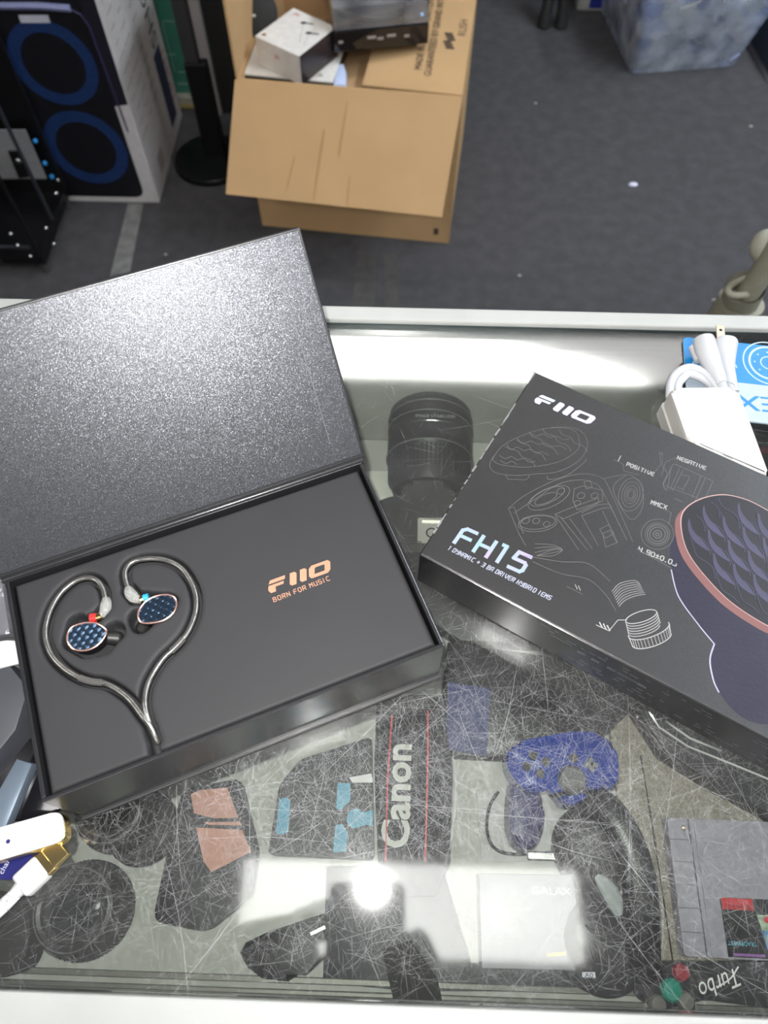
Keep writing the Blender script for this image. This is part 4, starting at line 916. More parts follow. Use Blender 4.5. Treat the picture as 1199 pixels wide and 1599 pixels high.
# black controller with coloured buttons at bottom right
zk = ZS+.020
jc = thing('arcade_controller', 'black turbo controller with green and red buttons at the front right corner', 'game controller', (*at(1100, 1530, zk)[:2], ZS)); jb = at(1100, 1530, zk)
jl = lambda x, y: tuple((at(x, y, zk)-jb)[:2])
obj('shell', prism(rpoly([jl(985, 1512), jl(1015, 1502), jl(1230, 1502), jl(1230, 1578), jl(1100, 1560), jl(1030, 1578), jl(1000, 1560)], .004), .0065, .020, .003, seg=3), black_plastic, jc, True)
for (px, py), r_, m_ in (((1047, 1546), .0072, mat('btn_green', (.02, .24, .18), .25)), ((1062, 1518), .0055, mat('btn_red', (.30, .035, .05), .3)), ((1069, 1563), .0058, mat('btn_grey', (.16, .155, .14), .4)), ((1026, 1568), .0058, mat('btn_grey', (0, 0, 0)))):
    c0_ = jl(px, py); obj('button', lathe([(0, .019), (r_, .019), (r_, .0225), (r_*.8, .0242), (0, .0248)], 28, (*c0_, 0)), m_, jc, True)
b = text('Turbo', .0150, .0202, jl(1150, 1510), PI+.35, shear=.3, xs=.8); obj('script_lettering', b, mat('ink_bright', (.75, .75, .75), .4), jc)
b = nb(); ribbon(b, [tuple(a)[:2] for a in spline([(*jl(*p_), 0) for p_ in [(1152, 1510), (1140, 1528), (1122, 1540)]], 5)], .0009, .0202); obj('underline', b, MATS['ink_bright'], jc)
# goods at the right under the charger
lp('magazine', [(985, 690), (1330, 694), (1330, 900), (900, 900)], ZS+.0004, ZS+.03, mat('mag_black', (.02, .02, .024), .3, var=(50, .8)), 'dark magazine with a magenta edge under the glass beneath the adapter', 'magazine', .001)
mg = bpy.data.objects['magazine']
obj('magenta_edge', sheet(G([(1010, 694), (1330, 700), (1330, 712), (1006, 702)], ZS+.03), ZS+.0301), mat('magenta', (.30, .03, .07), .4), mg)
# things at the case back
lp('pale_box', [(560, 735), (620, 735), (618, 860), (560, 860)], ZS+.0004, ZS+.025, mat('pale_box', (.60, .60, .55), .5), 'pale box just left of the camera under the glass', 'box')
lp('dark_binder', [(780, 905), (960, 900), (960, 1010), (720, 1000), (640, 950), (640, 905)], ZS+.0004, ZS+.02, mat('binder_dark', (.02, .02, .022), .4), 'dark binder under the glass below the product box corner', 'binder')
lp('navy_sleeve', [(700, 1065), (765, 1075), (760, 1180), (695, 1170)], ZS+.0165, ZS+.019, mat('navy_dim', (.03, .04, .13), .5), 'navy blue sleeve on the soft black bag', 'sleeve', 0)

# ------------------------------------------------------------------ cardboard box on the floor with contents
KX, KY = .121, 1.56; kr = math.atan2(1.56-1.613, .121+.378); KW = .502; KD = .46; KH = .40
kb = thing('cardboard_box', 'large open brown cardboard box with its front flap hanging down', 'cardboard box', (-.378, 1.613, 0), kr)
b = nb(); th_ = .005
box(b, (KW/2, th_/2, KH/2), (KW, th_, KH)); box(b, (KW/2, KD-th_/2, KH/2), (KW, th_, KH)); box(b, (th_/2, KD/2, KH/2), (th_, KD-2*th_, KH)); box(b, (KW-th_/2, KD/2, KH/2), (th_, KD-2*th_, KH)); box(b, (KW/2, KD/2, .0035), (KW-.01, KD-.01, .005))
obj('carton_wall', b, cardboard, kb)
def flap(name, p0, p1, p2, p3, nrm, m=cardboard):
    b = nb(); P = [V(*p_) for p_ in (p0, p1, p2, p3)]; n_ = (P[1]-P[0]).cross(P[3]-P[0]).normalized()*th_/2
    lo = [b.verts.new(p_-n_) for p_ in P]; hi = [b.verts.new(p_+n_) for p_ in P]
    b.faces.new(hi); b.faces.new(lo[::-1])
    for i in range(4): b.faces.new((lo[i], lo[(i+1) % 4], hi[(i+1) % 4], hi[i]))
    return obj(name, b, m, kb)
def kl(px, py, z):
    v_ = at(px, py, z); dx, dy = v_.x+.378, v_.y-1.613; c_, s_ = math.cos(kr), math.sin(kr); return (dx*c_+dy*s_, -dx*s_+dy*c_, z)
ff = flap('flap', (-.002, -.003, KH+.001), (KW+.000, -.003, KH+.001), kl(690, 339, .2), kl(353, 303, .2), 1)
b = nb()
P0, P1, P2, P3 = V(0, -.003, KH), V(KW, -.003, KH), V(*kl(690, 339, .2)), V(*kl(353, 303, .2))
nrm = (P1-P0).cross(P3-P0).normalized()
if nrm.y > 0: nrm = -nrm
for (u0, v0, u1, v1, w0) in ((.42, .35, .41, .97, .0012), (.505, .1, .50, .55, .001), (.56, .72, .565, .98, .001), (.30, .6, .28, .9, .0007)):
    q = [P0.lerp(P1, u).lerp(P3.lerp(P2, u), v) for u, v in ((u0, v0), (u1, v1))]
    tube([x+nrm*(th_/2+.0001) for x in q], w0, 6, bm=b)
obj('crease', b, mat('crease', (.42, .25, .12), .8), ff)
rf = flap('flap', (KW, .004, KH+.001), (KW, KD-.004, KH+.001), kl(600, 8, .375), kl(566, 134, .378), 1)
lf = flap('flap', (0, .004, KH+.001), (0, KD-.004, KH+.001), (.002, KD-.004, KH+.23), (.002, .004, KH+.23), 1)
# print on the right flap
c3 = V(*kl(566, 134, .378)); R0 = V(KW, .004, KH); ex = (V(KW, KD, KH)-R0).normalized(); ey = (c3-R0).normalized()
ez = ex.cross(ey).normalized()
if ez.z < 0: ez = -ez
mt_ = Matrix((ex, ey, ex.cross(ey))).transposed().to_4x4()
b = nb()
fl_ink = mat('ink_black', (.05, .04, .035), .7)
def ftext(s, size, a, o, bm): return text(s, size, 0, (0, 0), bm=bm, mtx=Matrix.Translation(R0+ex*a+ey*o+ez*.0032) @ mt_)
def fxt(s, size, a, o, bm, xs=1.):  return text(s, size, 0, (0, 0), bm=bm, xs=xs, mtx=Matrix.Translation(R0+ex*a+ey*o+ez*.0035) @ mt_)
fxt('MADE IN CHINA  CARTON NO', .024, .075, .103, b); fxt('GUARANTEED BY GRAND INTERNATIONAL TRADE', .024, .055, .078, b, .95)
fxt('RUSH', .028, .22, .012, b)
for k in range(6): box(b, R0+ex*(.17+k*.011)+ey*(.045+.004*(k % 3))+ez*.0035, (.008, .02, .0004), 0, mt_.to_3x3())
obj('flap_print', b, fl_ink, rf)
obj('side_print', bx((KW-.035, -.0002, .035), (.012, .0006, .02)), fl_ink, kb)
obj('corner_tape', bx((KW-.004, -.0004, KH*.5), (.012, .0008, KH*.96)), mat('tape_brown', (.47, .30, .15), .4), kb)
# contents
def held(name, label, cat, px, py, z): v_ = at(px, py, z); return thing(name, label, cat, v_), v_
# support inside: stacked parcel so the goods rest on something
inn = at(455, 60, .20)
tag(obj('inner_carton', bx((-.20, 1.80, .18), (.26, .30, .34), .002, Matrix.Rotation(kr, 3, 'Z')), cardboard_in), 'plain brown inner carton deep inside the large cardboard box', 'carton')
def quadbox(name, pts, z1, h, m, bev=.0015): return prism(G(pts, z1), z1-h, z1, bev)
zb = .385
bk_ = thing('book_case', 'flat white case with black edges beneath the white earphone carton', 'case', (*at(450, 110, zb)[:2], zb-.03)); k0_ = bk_.location.copy()
q_ = [(a-k0_.x, b_-k0_.y) for a, b_ in G([(374, 114), (392, 60), (545, 52), (520, 128)], zb)]
obj('edge', prism(q_, .0, .026, .001), black_plastic, bk_); obj('cover', prism([(x*.995, y*.995) for x, y in q_], .026, .030, .001), mat('cover_white', (.70, .68, .64), .5), bk_)
b = text('UR', .02, .0301, tuple((at(487, 121, zb)-k0_)[:2]), .1); obj('gold_lettering', b, gold, bk_)
ze = zb+.002; eh = .064
ec = thing('earphone_carton', 'white cube-shaped earphone carton with red lettering and dark right side', 'carton', (*at(462, 105, ze)[:2], ze)); e0 = ec.location.copy()
zt_ = ze+eh
tq = [at(x, y, zt_) for x, y in ((398, 56), (467, 88), (525, 42), (458, 12))]
q_ = [(a.x-e0.x, a.y-e0.y) for a in tq]
obj('carton', prism(q_, .0, eh, .001), mat('carton_white', (.72, .70, .67), .45), ec)
A, B = V(*q_[1], 0), V(*q_[2], 0); d_ = (B-A).normalized(); n_ = V(d_.y, -d_.x, 0)
Rm = Matrix((d_, n_, V(0, 0, 1))).transposed()
obj('side_panel', bx((A+B)/2+n_*.0005+V(0, 0, eh/2), ((B-A).length-.001, .001, eh-.001), 0, Rm), mat('carton_dark', (.03, .022, .024), .25), ec)
xa = (V(*q_[1])-V(*q_[0])).normalized(); an = math.atan2(xa.y, xa.x)
def el(px, py): return tuple((at(px, py, zt_)-e0)[:2])
b = text('JBL', .013, eh+.0002, el(457, 22), an, xs=1.1); b = text('JBL', .012, 0, (0, 0), bm=b, mtx=Matrix.Translation(V(*q_[0], 0).lerp(V(*q_[1], 0), .42)+V(xa.y, -xa.x, 0)*.0008+V(0, 0, eh*.55)) @ Matrix(((xa.x, 0, xa.y, 0), (xa.y, 0, -xa.x, 0), (0, 1, 0, 0), (0, 0, 0, 1))))
obj('red_lettering', b, mat('ink_red', (.62, .12, .12), .5), ec)
b = nb()
for p_ in ((474, 36), (482, 52)):
    a_ = V(*el(*p_), eh+.004); sph(b, a_, .006, (1.2, .8, .6), 12); tube([a_, V(*el(p_[0]+16, p_[1]+2), eh+.003)], .002, 8, bm=b)
bmesh.ops.scale(b, vec=(1, 1, .0+.12), verts=b.verts, space=Matrix.Translation((0, 0, -eh-.0004)))
obj('earbud_picture', b, black_matte, ec)
b = nb(); ribbon(b, [el(474, 38), el(470, 52), el(468, 66)], .0016, eh+.0003); ribbon(b, [el(482, 54), el(478, 64), el(474, 70)], .0012, eh+.0003); obj('cable_picture', b, mat('grey_print', (.45, .45, .45), .5), ec)
obj('gold_seal', sheet(ell(*el(412, 54), .0055, .0045), eh+.0002), gold, ec)
rd = at(402, 50, .40)
hd = thing('black_headset', 'round black headset ear pad behind the white earphone carton', 'headset', (rd.x, rd.y, .386))
obj('ear_cup', bx((0, 0, 0), (.001, .001, .001)), black_matte, hd) if False else None
b = nb(); Rt = Matrix.Rotation(.9, 3, 'X')
b = lathe([(0, 0), (.044, 0), (.05, .008), (.05, .018), (.040, .026), (0, .027)], 40); bmesh.ops.rotate(b, cent=(0, 0, 0), matrix=Rt, verts=b.verts); bmesh.ops.translate(b, vec=(0, .02, .045), verts=b.verts)
obj('ear_cup', b, black_matte, hd, True)
obj('button', sph(nb(), (-.002, -.004, .053), .006, (1, 1, .6), 12), white_plastic, hd, True)
v_ = at(390, 84, .36)-hd.location; obj('yoke', tube([(-.03, .0, .05), (v_.x, v_.y+.02, .03), (v_.x, v_.y, .008)], .009, 12), black_plastic, hd, True)
# turntable leaning over the flap
zt2 = KH+.052
tt = thing('turntable', 'black turntable with a clear dust cover resting in the cardboard box', 'turntable', (*at(560, 40, zt2)[:2], KH+.004)); t0_ = tt.location.copy()
q_ = [at(x, y, zt2) for x, y in ((522, 52), (670, 38))]
d_ = (q_[1]-q_[0]); an = math.atan2(d_.y, d_.x); c_, s_ = math.cos(an), math.sin(an)
base_p = V(q_[1].x-t0_.x, q_[1].y-t0_.y, 0); ux = V(c_, s_, 0); uy = V(-s_, c_, 0)
Rz3 = Matrix.Rotation(an, 3, 'Z')
TW, TD = .215, .25
cen = base_p-ux*TW/2+uy*TD/2
obj('plinth', bx(cen+V(0, 0, .028), (TW, TD, .045), .003, Rz3), black_gloss, tt)
b = nb()
hc = .045
for s_1 in (-1, 1):
    box(b, cen+ux*s_1*(TW/2-.004)+V(0, 0, .052+hc/2), (.004, TD-.004, hc), 0, Rz3); box(b, cen+uy*s_1*(TD/2-.004)+V(0, 0, .052+hc/2), (TW-.006, .004, hc), 0, Rz3)
box(b, cen+V(0, 0, .052+hc), (TW-.004, TD-.004, .004), .001, Rz3)
obj('dust_cover', b, glass('acrylic', (.86, .87, .90), refl=1.6, r=.03, haze=.22), tt)
obj('platter', cyl(nb(), cen-ux*.0+V(0, 0, .051), cen-ux*.0+V(0, 0, .062), .098, None, 64), mat('platter', (.16, .17, .20), .3, m=.4), tt, True)
obj('platter_rim', tube([cen+V(.100*math.cos(2*PI*i/64), .100*math.sin(2*PI*i/64), .060) for i in range(64)], .004, 8, True), chrome, tt, True)
obj('tonearm', tube([cen+ux*.095+uy*.08+V(0, 0, .075), cen+ux*.095-uy*.05+V(0, 0, .075), cen+ux*.07-uy*.09+V(0, 0, .070)], .003, 8), chrome, tt, True)
p_ = base_p-ux*.03+uy*.0; obj('hinge_catch', bx(p_+uy*.02+V(0, 0, .075), (.045, .028, .03), .003, Rz3), mat('catch_clear', (.50, .52, .6), .12, alpha=.7), tt)
obj('blue_dot', sph(nb(), base_p-ux*.018-uy*.0005+V(0, 0, .07), .004, (1, 1, 1), 12), mat('dot_blue', (.4, .6, .95), .3), tt, True)
b = nb()
for k, (a_, l_) in enumerate(((.05, .012), (.085, .02), (.11, .014), (.13, .02), (.20, .01))): box(b, base_p-ux*a_-uy*.0004+V(0, 0, .028+.004*(k % 2)), (l_, .0006, .006), 0, Rz3)
obj('front_print', b, mat('ink_dim', (.30, .28, .26), .5), tt)
lp('blue_bottle', [(520, 132), (527, 100), (536, 98), (541, 112), (540, 133)], .352, .385, mat('bottle_blue', (.50, .58, .80), .3), 'pale blue narrow bottle in the box beside the white case', 'bottle', .004)

# ------------------------------------------------------------------ speaker carton (printed picture of a party speaker)
PX, PY = -.668, 1.69; PW, PD, PH_ = .42, .385, .78
spc = thing('speaker_carton', 'tall white carton printed with a black speaker with blue rings', 'carton', (PX-PW, PY, 0))
cw_m = mat('carton_pale', (.52, .50, .50), .5)
obj('carton', bx((PW/2, PD/2, PH_/2), (PW, PD, PH_), .004), cw_m, spc)
def fp(px, py):  # point on the front face
    v_ = aty(px, py, PY); return (v_.x-(PX-PW), v_.z)
def vprism(pts, y, th, m, name, parent):  # slab on the standing front face
    b = prism(pts, 0, th); bmesh.ops.rotate(b, cent=(0, 0, 0), matrix=Matrix.Rotation(PI/2, 3, 'X'), verts=b.verts); bmesh.ops.translate(b, vec=(0, y, 0), verts=b.verts)
    return obj(name, b, m, parent)
pr = fp(228, 308); ptop = PH_-.0
spk_m = mat('print_black', (.004, .004, .007), .5, var=(40, .3))
A_ = rpoly([(.02, pr[1]), (pr[0]-.002, pr[1]), (pr[0]-.002, .64), (.02, .64)], .03)
face = vprism(A_, -.0002, .0008, spk_m, 'speaker_picture', spc)
vprism([(pr[0]-.002, .28), (PW-.002, .285), (PW-.002, PH_-.01), (pr[0]-.002, PH_-.01)], -.0002, .0006, mat('print_dark_edge', (.01, .009, .016), .5), 'dark_border', spc)
ringm = mat('print_blue', (.008, .028, .105), .5, var=(200, .3))
def ringp(cpx, cpy, rpx, parent):
    c0_ = fp(cpx, cpy); e_ = fp(cpx+rpx, cpy)[0]-c0_[0]; b = nb(); n = 48
    for r0, r1 in ((e_*.72, e_),):
        A = [(c0_[0]+r0*math.cos(2*PI*i/n), c0_[1]+r0*math.sin(2*PI*i/n)) for i in range(n)]; B = [(c0_[0]+r1*math.cos(2*PI*i/n), c0_[1]+r1*math.sin(2*PI*i/n)) for i in range(n)]
        for i in range(n):
            j = (i+1) % n; b.faces.new([b.verts.new((x, -.0012, z)) for x, z in (A[i], A[j], B[j], B[i])])
    obj('blue_ring', b, ringm, parent)
ringp(84, 100, 66, face); ringp(135, 232, 62, face)
b = nb()
edge = [fp(x, y) for x, y in ((0, 8), (60, 8), (110, 12), (135, 30), (150, 60))]
tube([(x, -.0012, z) for x, z in edge[:3]], .008, 6, bm=b, flat=1); obj('top_trim', b, mat('print_lilac', (.24, .26, .45), .5), face)
b = nb(); q_ = [fp(x, y) for x, y in ((106, 12), (126, 22), (140, 42), (152, 75), (180, 150), (200, 205))]; tube([(x, -.0012, z) for x, z in q_], .002, 6, bm=b); obj('edge_glow', b, mat('print_violet', (.035, .03, .09), .5), face)
vprism([fp(29, 23), fp(75, 23), fp(79, 35), fp(33, 35)], -.001, .001, mat('print_pale', (.50, .50, .58), .5), 'white_badge', face)
# right side print
b = nb(); sm_x = PW+.0005
mside = lambda y, z, rot=PI/2: Matrix.Translation((sm_x, y, z)) @ Matrix(((0, 0, 1, 0), (1, 0, 0, 0), (0, 1, 0, 0), (0, 0, 0, 1)))
def stext(s, size, y, z, bm, xs=1.): return text(s, size, 0, (0, 0), bm=bm, xs=xs, mtx=mside(y, z) @ Matrix.Rotation(PI/2, 4, 'Z'))
b = stext('SHO', .080, .335, .245, b, 1.0); obj('black_lettering', b, mat('ink_near_black', (.03, .035, .04), .6), spc)
b = stext('LIGHT', .050, .365, .075, nb(), 1.05); obj('red_lettering', b, mat('ink_brick', (.40, .10, .09), .6), spc)
b = nb()
for r in range(11):
    z = .18+r*.032
    for s_ in range(3): box(b, (sm_x, .05+s_*.075+random.uniform(-.01, .01), z), (.0004, random.uniform(.03, .06), .004))
box(b, (sm_x, .10, .06), (.0004, .05, .05)); obj('small_print', b, mat('ink_faint', (.33, .31, .30), .6), spc)
b = nb(); box(b, (sm_x, .30, .14), (.0005, .07, .2)); obj('picture_print', b, mat('ink_navy', (.03, .035, .08), .6), spc)

# ------------------------------------------------------------------ open computer chassis at the far left
CXr, CYf, CYr = -.905, 1.42, 1.68
chs = thing('computer_chassis', 'open black metal computer chassis with silver and blue screws at left edge', 'chassis', (CXr-.24, CYf, 0))
ch_m = mat('chassis_black', (.004, .004, .005), .35)
w_, d_, h_ = .24, CYr-CYf, .52
b = nb()
box(b, (w_/2, d_/2, .035), (w_, d_, .012), .002); box(b, (w_/2, d_-.004, h_/2+.02), (w_, .006, h_-.03), .001)
box(b, (.004, d_/2, h_/2+.02), (.006, d_, h_-.03), .001)
obj('tray_panel', b, ch_m, chs)
edge_m = mat('edge_grey', (.055, .058, .07), .3, m=.5)
for i, (x, y) in enumerate(((w_, d_), (w_, .0), (w_, d_*.5), (w_*.55, .0))):
    obj('post', bx((x-.004, y, h_/2+.02), (.007, .008, h_-.03), .001), edge_m if i != 1 else ch_m, chs)
obj('crossbar', bx((w_/2, .0, .05), (w_, .008, .008), .001), ch_m, chs); obj('crossbar', bx((w_/2, .0, .085), (w_*.85, .008, .006), .001), edge_m, chs)
obj('side_rail', bx((w_-.004, d_/2, .05), (.008, d_, .02), .001), ch_m, chs)
obj('foot', cyl(nb(), (w_-.012, .01, 0), (w_-.012, .01, .03), .011, .009, 16), mat('foot_grey', (.05, .05, .05), .6), chs)
obj('foot', cyl(nb(), (w_-.012, d_-.012, 0), (w_-.012, d_-.012, .03), .011, .009, 16), MATS['foot_grey'], chs); obj('foot', cyl(nb(), (.02, .01, 0), (.02, .01, .03), .011, .009, 16), MATS['foot_grey'], chs); obj('foot', cyl(nb(), (.02, d_-.012, 0), (.02, d_-.012, .03), .011, .009, 16), MATS['foot_grey'], chs)
def cpt(px, py, y): v_ = aty(px, py, y); return V(v_.x-(CXr-.24), v_.y-CYf, v_.z)
pm = cpt(30, 240, CYr-.04); 
P4 = [cpt(x, y, CYr-.03) for x, y in ((-30, 202), (40, 202), (73, 278), (48, 278), (12, 278), (-30, 278))]
b = prism([(p_.x, p_.z) for p_ in P4], 0, .003); bmesh.ops.rotate(b, cent=(0, 0, 0), matrix=Matrix.Rotation(PI/2, 3, 'X'), verts=b.verts); bmesh.ops.translate(b, vec=(0, P4[0].y, 0), verts=b.verts)
obj('grey_plate', b, mat('plate_pale', (.22, .22, .23), .45), chs)
P4 = [cpt(x, y, CYr-.035) for x, y in ((13, 235), (30, 235), (46, 275), (30, 277))]
b = prism([(p_.x, p_.z) for p_ in P4], 0, .004); bmesh.ops.rotate(b, cent=(0, 0, 0), matrix=Matrix.Rotation(PI/2, 3, 'X'), verts=b.verts); bmesh.ops.translate(b, vec=(0, P4[0].y, 0), verts=b.verts)
obj('black_bracket', b, ch_m, chs); obj('bracket_bolt', sph(nb(), cpt(28, 252, CYr-.042), .008, (1, .5, 1), 12), grey_metal, chs, True)
for px, py in ((91, 281), (88, 302), (73, 325), (72, 356), (84, 381)):
    t_ = (py-281)/100; y_ = CYr-.02-t_*(CYr-CYf-.04); obj('silver_screw', sph(nb(), cpt(px, py, y_), .0052, (1, 1, 1), 12), chrome, chs, True)
for px, py in ((48, 400), (28, 383), (17, 365)): obj('silver_screw', sph(nb(), cpt(px, py, CYf-.006), .005, (1, 1, 1), 12), chrome, chs, True)
for px, py in ((55, 220), (70, 255), (81, 276)): obj('blue_screw', sph(nb(), cpt(px, py, CYr-.02), .0062, (1, 1, 1), 12), mat('screw_blue', (.02, .25, .62), .3), chs, True)

# ------------------------------------------------------------------ board, frame, stand
gb_ = thing('green_board', 'green printed board with pale base ledge behind the speaker carton', 'board', (-.90, 2.12, 0))
obj('panel', bx((.155, .012, .43), (.37, .012, .80), .001), mat('board_green', (.055, .225, .165), .5, var=(12, .08)), gb_)
obj('ledge', bx((.155, .0, .026), (.37, .03, .022), .002), mat('ledge_pale', (.40, .38, .33), .5), gb_); obj('ledge_base', bx((.155, .0, .0085), (.37, .03, .013), .001), mat('ledge_yellow', (.42, .34, .13), .5), gb_)
b = nb(); yy = .0054
for (x, z, w2, h2) in ((.20, .36, .04, .016), (.22, .31, .06, .003), (.20, .335, .07, .003), (.255, .24, .05, .002), (.285, .17, .002, .14), (.225, .17, .002, .14), (.225, .15, .03, .003), (.26, .10, .05, .003), (.29, .08, .03, .006), (.24, .065, .03, .004)): box(b, (x, yy, z), (w2, .001, h2))
obj('chalk_print', b, mat('chalk', (.26, .42, .36), .7), gb_)
fpn = thing('leaning_frame', 'tall narrow white edged panel beside the green board', 'panel', (-.585, 2.085, 0))
obj('white_edge', bx((.02, 0, .42), (.028, .02, .84), .002), mat('frame_pale', (.42, .40, .40), .5), fpn); obj('dark_panel', bx((.11, .012, .42), (.15, .016, .84), .002), black_matte, fpn); obj('teal_edge', bx((.001, .004, .42), (.009, .014, .84), .001), MATS['board_green'], fpn)
sp = at(330, 248, .01)
st = thing('round_base_stand', 'black stand with heavy round base and flat grey-topped post', 'stand', (sp.x, sp.y, 0))
rr_ = (at(272, 248, .01)-sp).length
obj('base', lathe([(0, 0), (rr_, 0), (rr_, .010), (rr_*.96, .016), (rr_*.3, .022), (0, .022)], 64), mat('stand_black', (.003, .004, .004), .3), st, True)
obj('post', bx((.014, .01, .15), (.058, .03, .262), .004), mat('stand_post', (.003, .003, .004), .4), st); obj('post_top', bx((.006, .012, .56), (.036, .026, .56), .004), mat('stand_grey', (.035, .035, .038), .5), st)

# ------------------------------------------------------------------ right side: plastic bin, feet, box, pole
bc = [at(985, 117, .0), at(1150, 104, .0)]
an = math.atan2((bc[1]-bc[0]).y, (bc[1]-bc[0]).x); bw = (bc[1]-bc[0]).length
bn = thing('storage_bin', 'translucent plastic bin filled with pale cables and adapters', 'bin', (bc[0].x, bc[0].y, 0), an)
BD, BH, TP = .42, .34, .06
def frus(x0, y0, x1, y1, z0, z1, tp, bm):
    lo = [bm.verts.new((x, y, z0)) for x, y in rpoly([(x0, y0), (x1, y0), (x1, y1), (x0, y1)], .03, 4)]
    hi = [bm.verts.new((x, y, z1)) for x, y in rpoly([(x0-tp, y0-tp), (x1+tp, y0-tp), (x1+tp, y1+tp), (x0-tp, y1+tp)], .035, 4)]
    n = len(lo)
    for i in range(n): bm.faces.new((lo[i], lo[(i+1) % n], hi[(i+1) % n], hi[i]))
    bm.faces.new(lo[::-1]); return lo, hi
b = nb(); frus(0, 0, bw, BD, .002, BH, TP, b)
obj('tub', b, glass('bin_plastic', (.94, .97, 1.), refl=1.5, r=.15, haze=.5, haze_c=(.80, .88, 1.)), bn, True)
obj('lip', tube([(x, y, BH) for x, y in rpoly([(-TP, -TP), (bw+TP, -TP), (bw+TP, BD+TP), (-TP, BD+TP)], .035, 4)], .006, 8, True), mat('bin_lip', (.55, .65, .85), .3), bn, True)
b = nb(); frus(.03, .03, bw-.03, BD-.03, .02, .26, .035, b)
bin_fill = obj('blue_liner', b, mat('liner_blue', (.34, .48, .95), .5, var=(10, .2)), bn)
bin_fill = None
ad_m = [mat('adapter_pale', (.82, .88, .98), .35), mat('adapter_white', (.88, .89, .93), .3), mat('adapter_blue', (.50, .58, .86), .4), mat('adapter_cream', (.62, .60, .56), .4)]
def infrus(z): e_ = .8*TP*z/BH; return (.022-e_, bw-.022+e_, .018-e_)
k_ = 0
for (u, z, sx, sz, rr_, mi) in ((.10, .045, .085, .045, .05, 0), (.24, .04, .075, .018, .55, 0), (.21, .085, .07, .03, .45, 2), (.08, .105, .07, .03, -.35, 1), (.30, .075, .10, .025, .75, 2), (.17, .14, .05, .03, .2, 0), (.27, .145, .055, .03, .9, 1), (.35, .13, .09, .03, .8, 1), (.10, .17, .06, .035, -.4, 3), (.22, .20, .07, .03, .3, 0), (.34, .22, .08, .035, 1.0, 0), (.05, .22, .07, .03, 1.2, 3), (.30, .25, .06, .03, .2, 1), (.15, .25, .07, .03, .8, 0)):
    a0, a1, f0 = infrus(z); u = max(a0+.05, min(a1-.055, u*bw/.33)); z = max(z, .058)
    R_ = Matrix.Rotation(rr_, 3, 'Y')
    tag(obj('adapter', bx((0, 0, 0), (sx*1.35, .020, sz*1.45), .006, R_, 3), ad_m[mi], None, True, bn.matrix_basis @ V(u, f0+.003, z)), 'pale adapter pressed against the front wall of the translucent bin', 'adapter', 'adapters inside the translucent bin'); k_ += 1
    u2 = None
for (v, z, sy, sz, rr_, mi) in ((.06, .07, .03, .10, .1, 3), (.13, .06, .03, .08, -.2, 1), (.20, .10, .05, .06, .3, 3), (.10, .17, .04, .10, .2, 3), (.22, .20, .05, .05, -.3, 1), (.30, .12, .04, .08, .1, 3)):
    a0, a1, f0 = infrus(z)
    tag(obj('adapter', bx((0, 0, 0), (.02, sy, sz), .006, Matrix.Rotation(rr_, 3, 'X'), 3), ad_m[mi], None, True, bn.matrix_basis @ V(a0-.006, v, z)), 'beige adapter pressed against the left wall of the translucent bin', 'adapter', 'adapters on the left side of the translucent bin')
for i in range(5):
    z = .09+i*.035; a0, a1, f0 = infrus(z); c0_ = random.uniform(.12, bw-.1)
    pts = spline([V(c0_+dx, f0-.006, z+dz) for dx, dz in ((-.05, -.02), (-.02, .012), (.015, -.008), (.04, .015), (.07, .0))], 6)
    tag(obj('loose_cable', tube([bn.matrix_basis @ p_ for p_ in pts], .004, 8), ad_m[1], None, True), 'loose pale cable curling behind the front wall of the bin', 'cable', 'loose cables inside the translucent bin')
v_ = at(925, 31, 0)+V(0, .05, 0)
wb = thing('white_carton', 'small white carton with navy panel left of the plastic bin', 'carton', (v_.x, v_.y, 0), .0)
obj('carton', bx((-.0, .07, .07), (.10, .14, .14), .006), white_paint, wb); obj('navy_panel', bx((.012, -.0005, .07), (.045, .001, .12)), mat('panel_navy', (.02, .03, .22), .4), wb)
v_ = at(862, 40, 0)
tr = thing('tripod_feet', 'pair of black tube feet standing close together near the top edge', 'tripod', (v_.x, v_.y, 0))
for s_ in (-1, 1):
    obj('leg', cyl(nb(), (s_*.026, 0, .03), (s_*.010, .16, .5), .018, .016, 20), mat('leg_black', (.02, .02, .02), .35), tr, True); obj('rubber_foot', cyl(nb(), (s_*.028, -.008, .001), (s_*.026, 0, .045), .022, .019, 20), black_matte, tr, True)
# dark plinth at right edge
b = prism(fl([(1168, 62), (1205, 128), (1290, 128), (1290, -60), (1160, -60)]), .0004, .10, .002); tag(obj('floor_plinth', b, mat('plinth_dark', (.035, .045, .06), .5)), 'dark low plinth on the carpet at the right edge behind the bin', 'plinth')
b = prism(fl([(1160, 62), (1168, 62), (1205, 128), (1205, 142)]), .0004, .004, .0006); tag(obj('carpet_trim', b, mat('trim_grey', (.11, .11, .12), .5)), 'narrow grey metal trim strip along the dark plinth', 'trim')
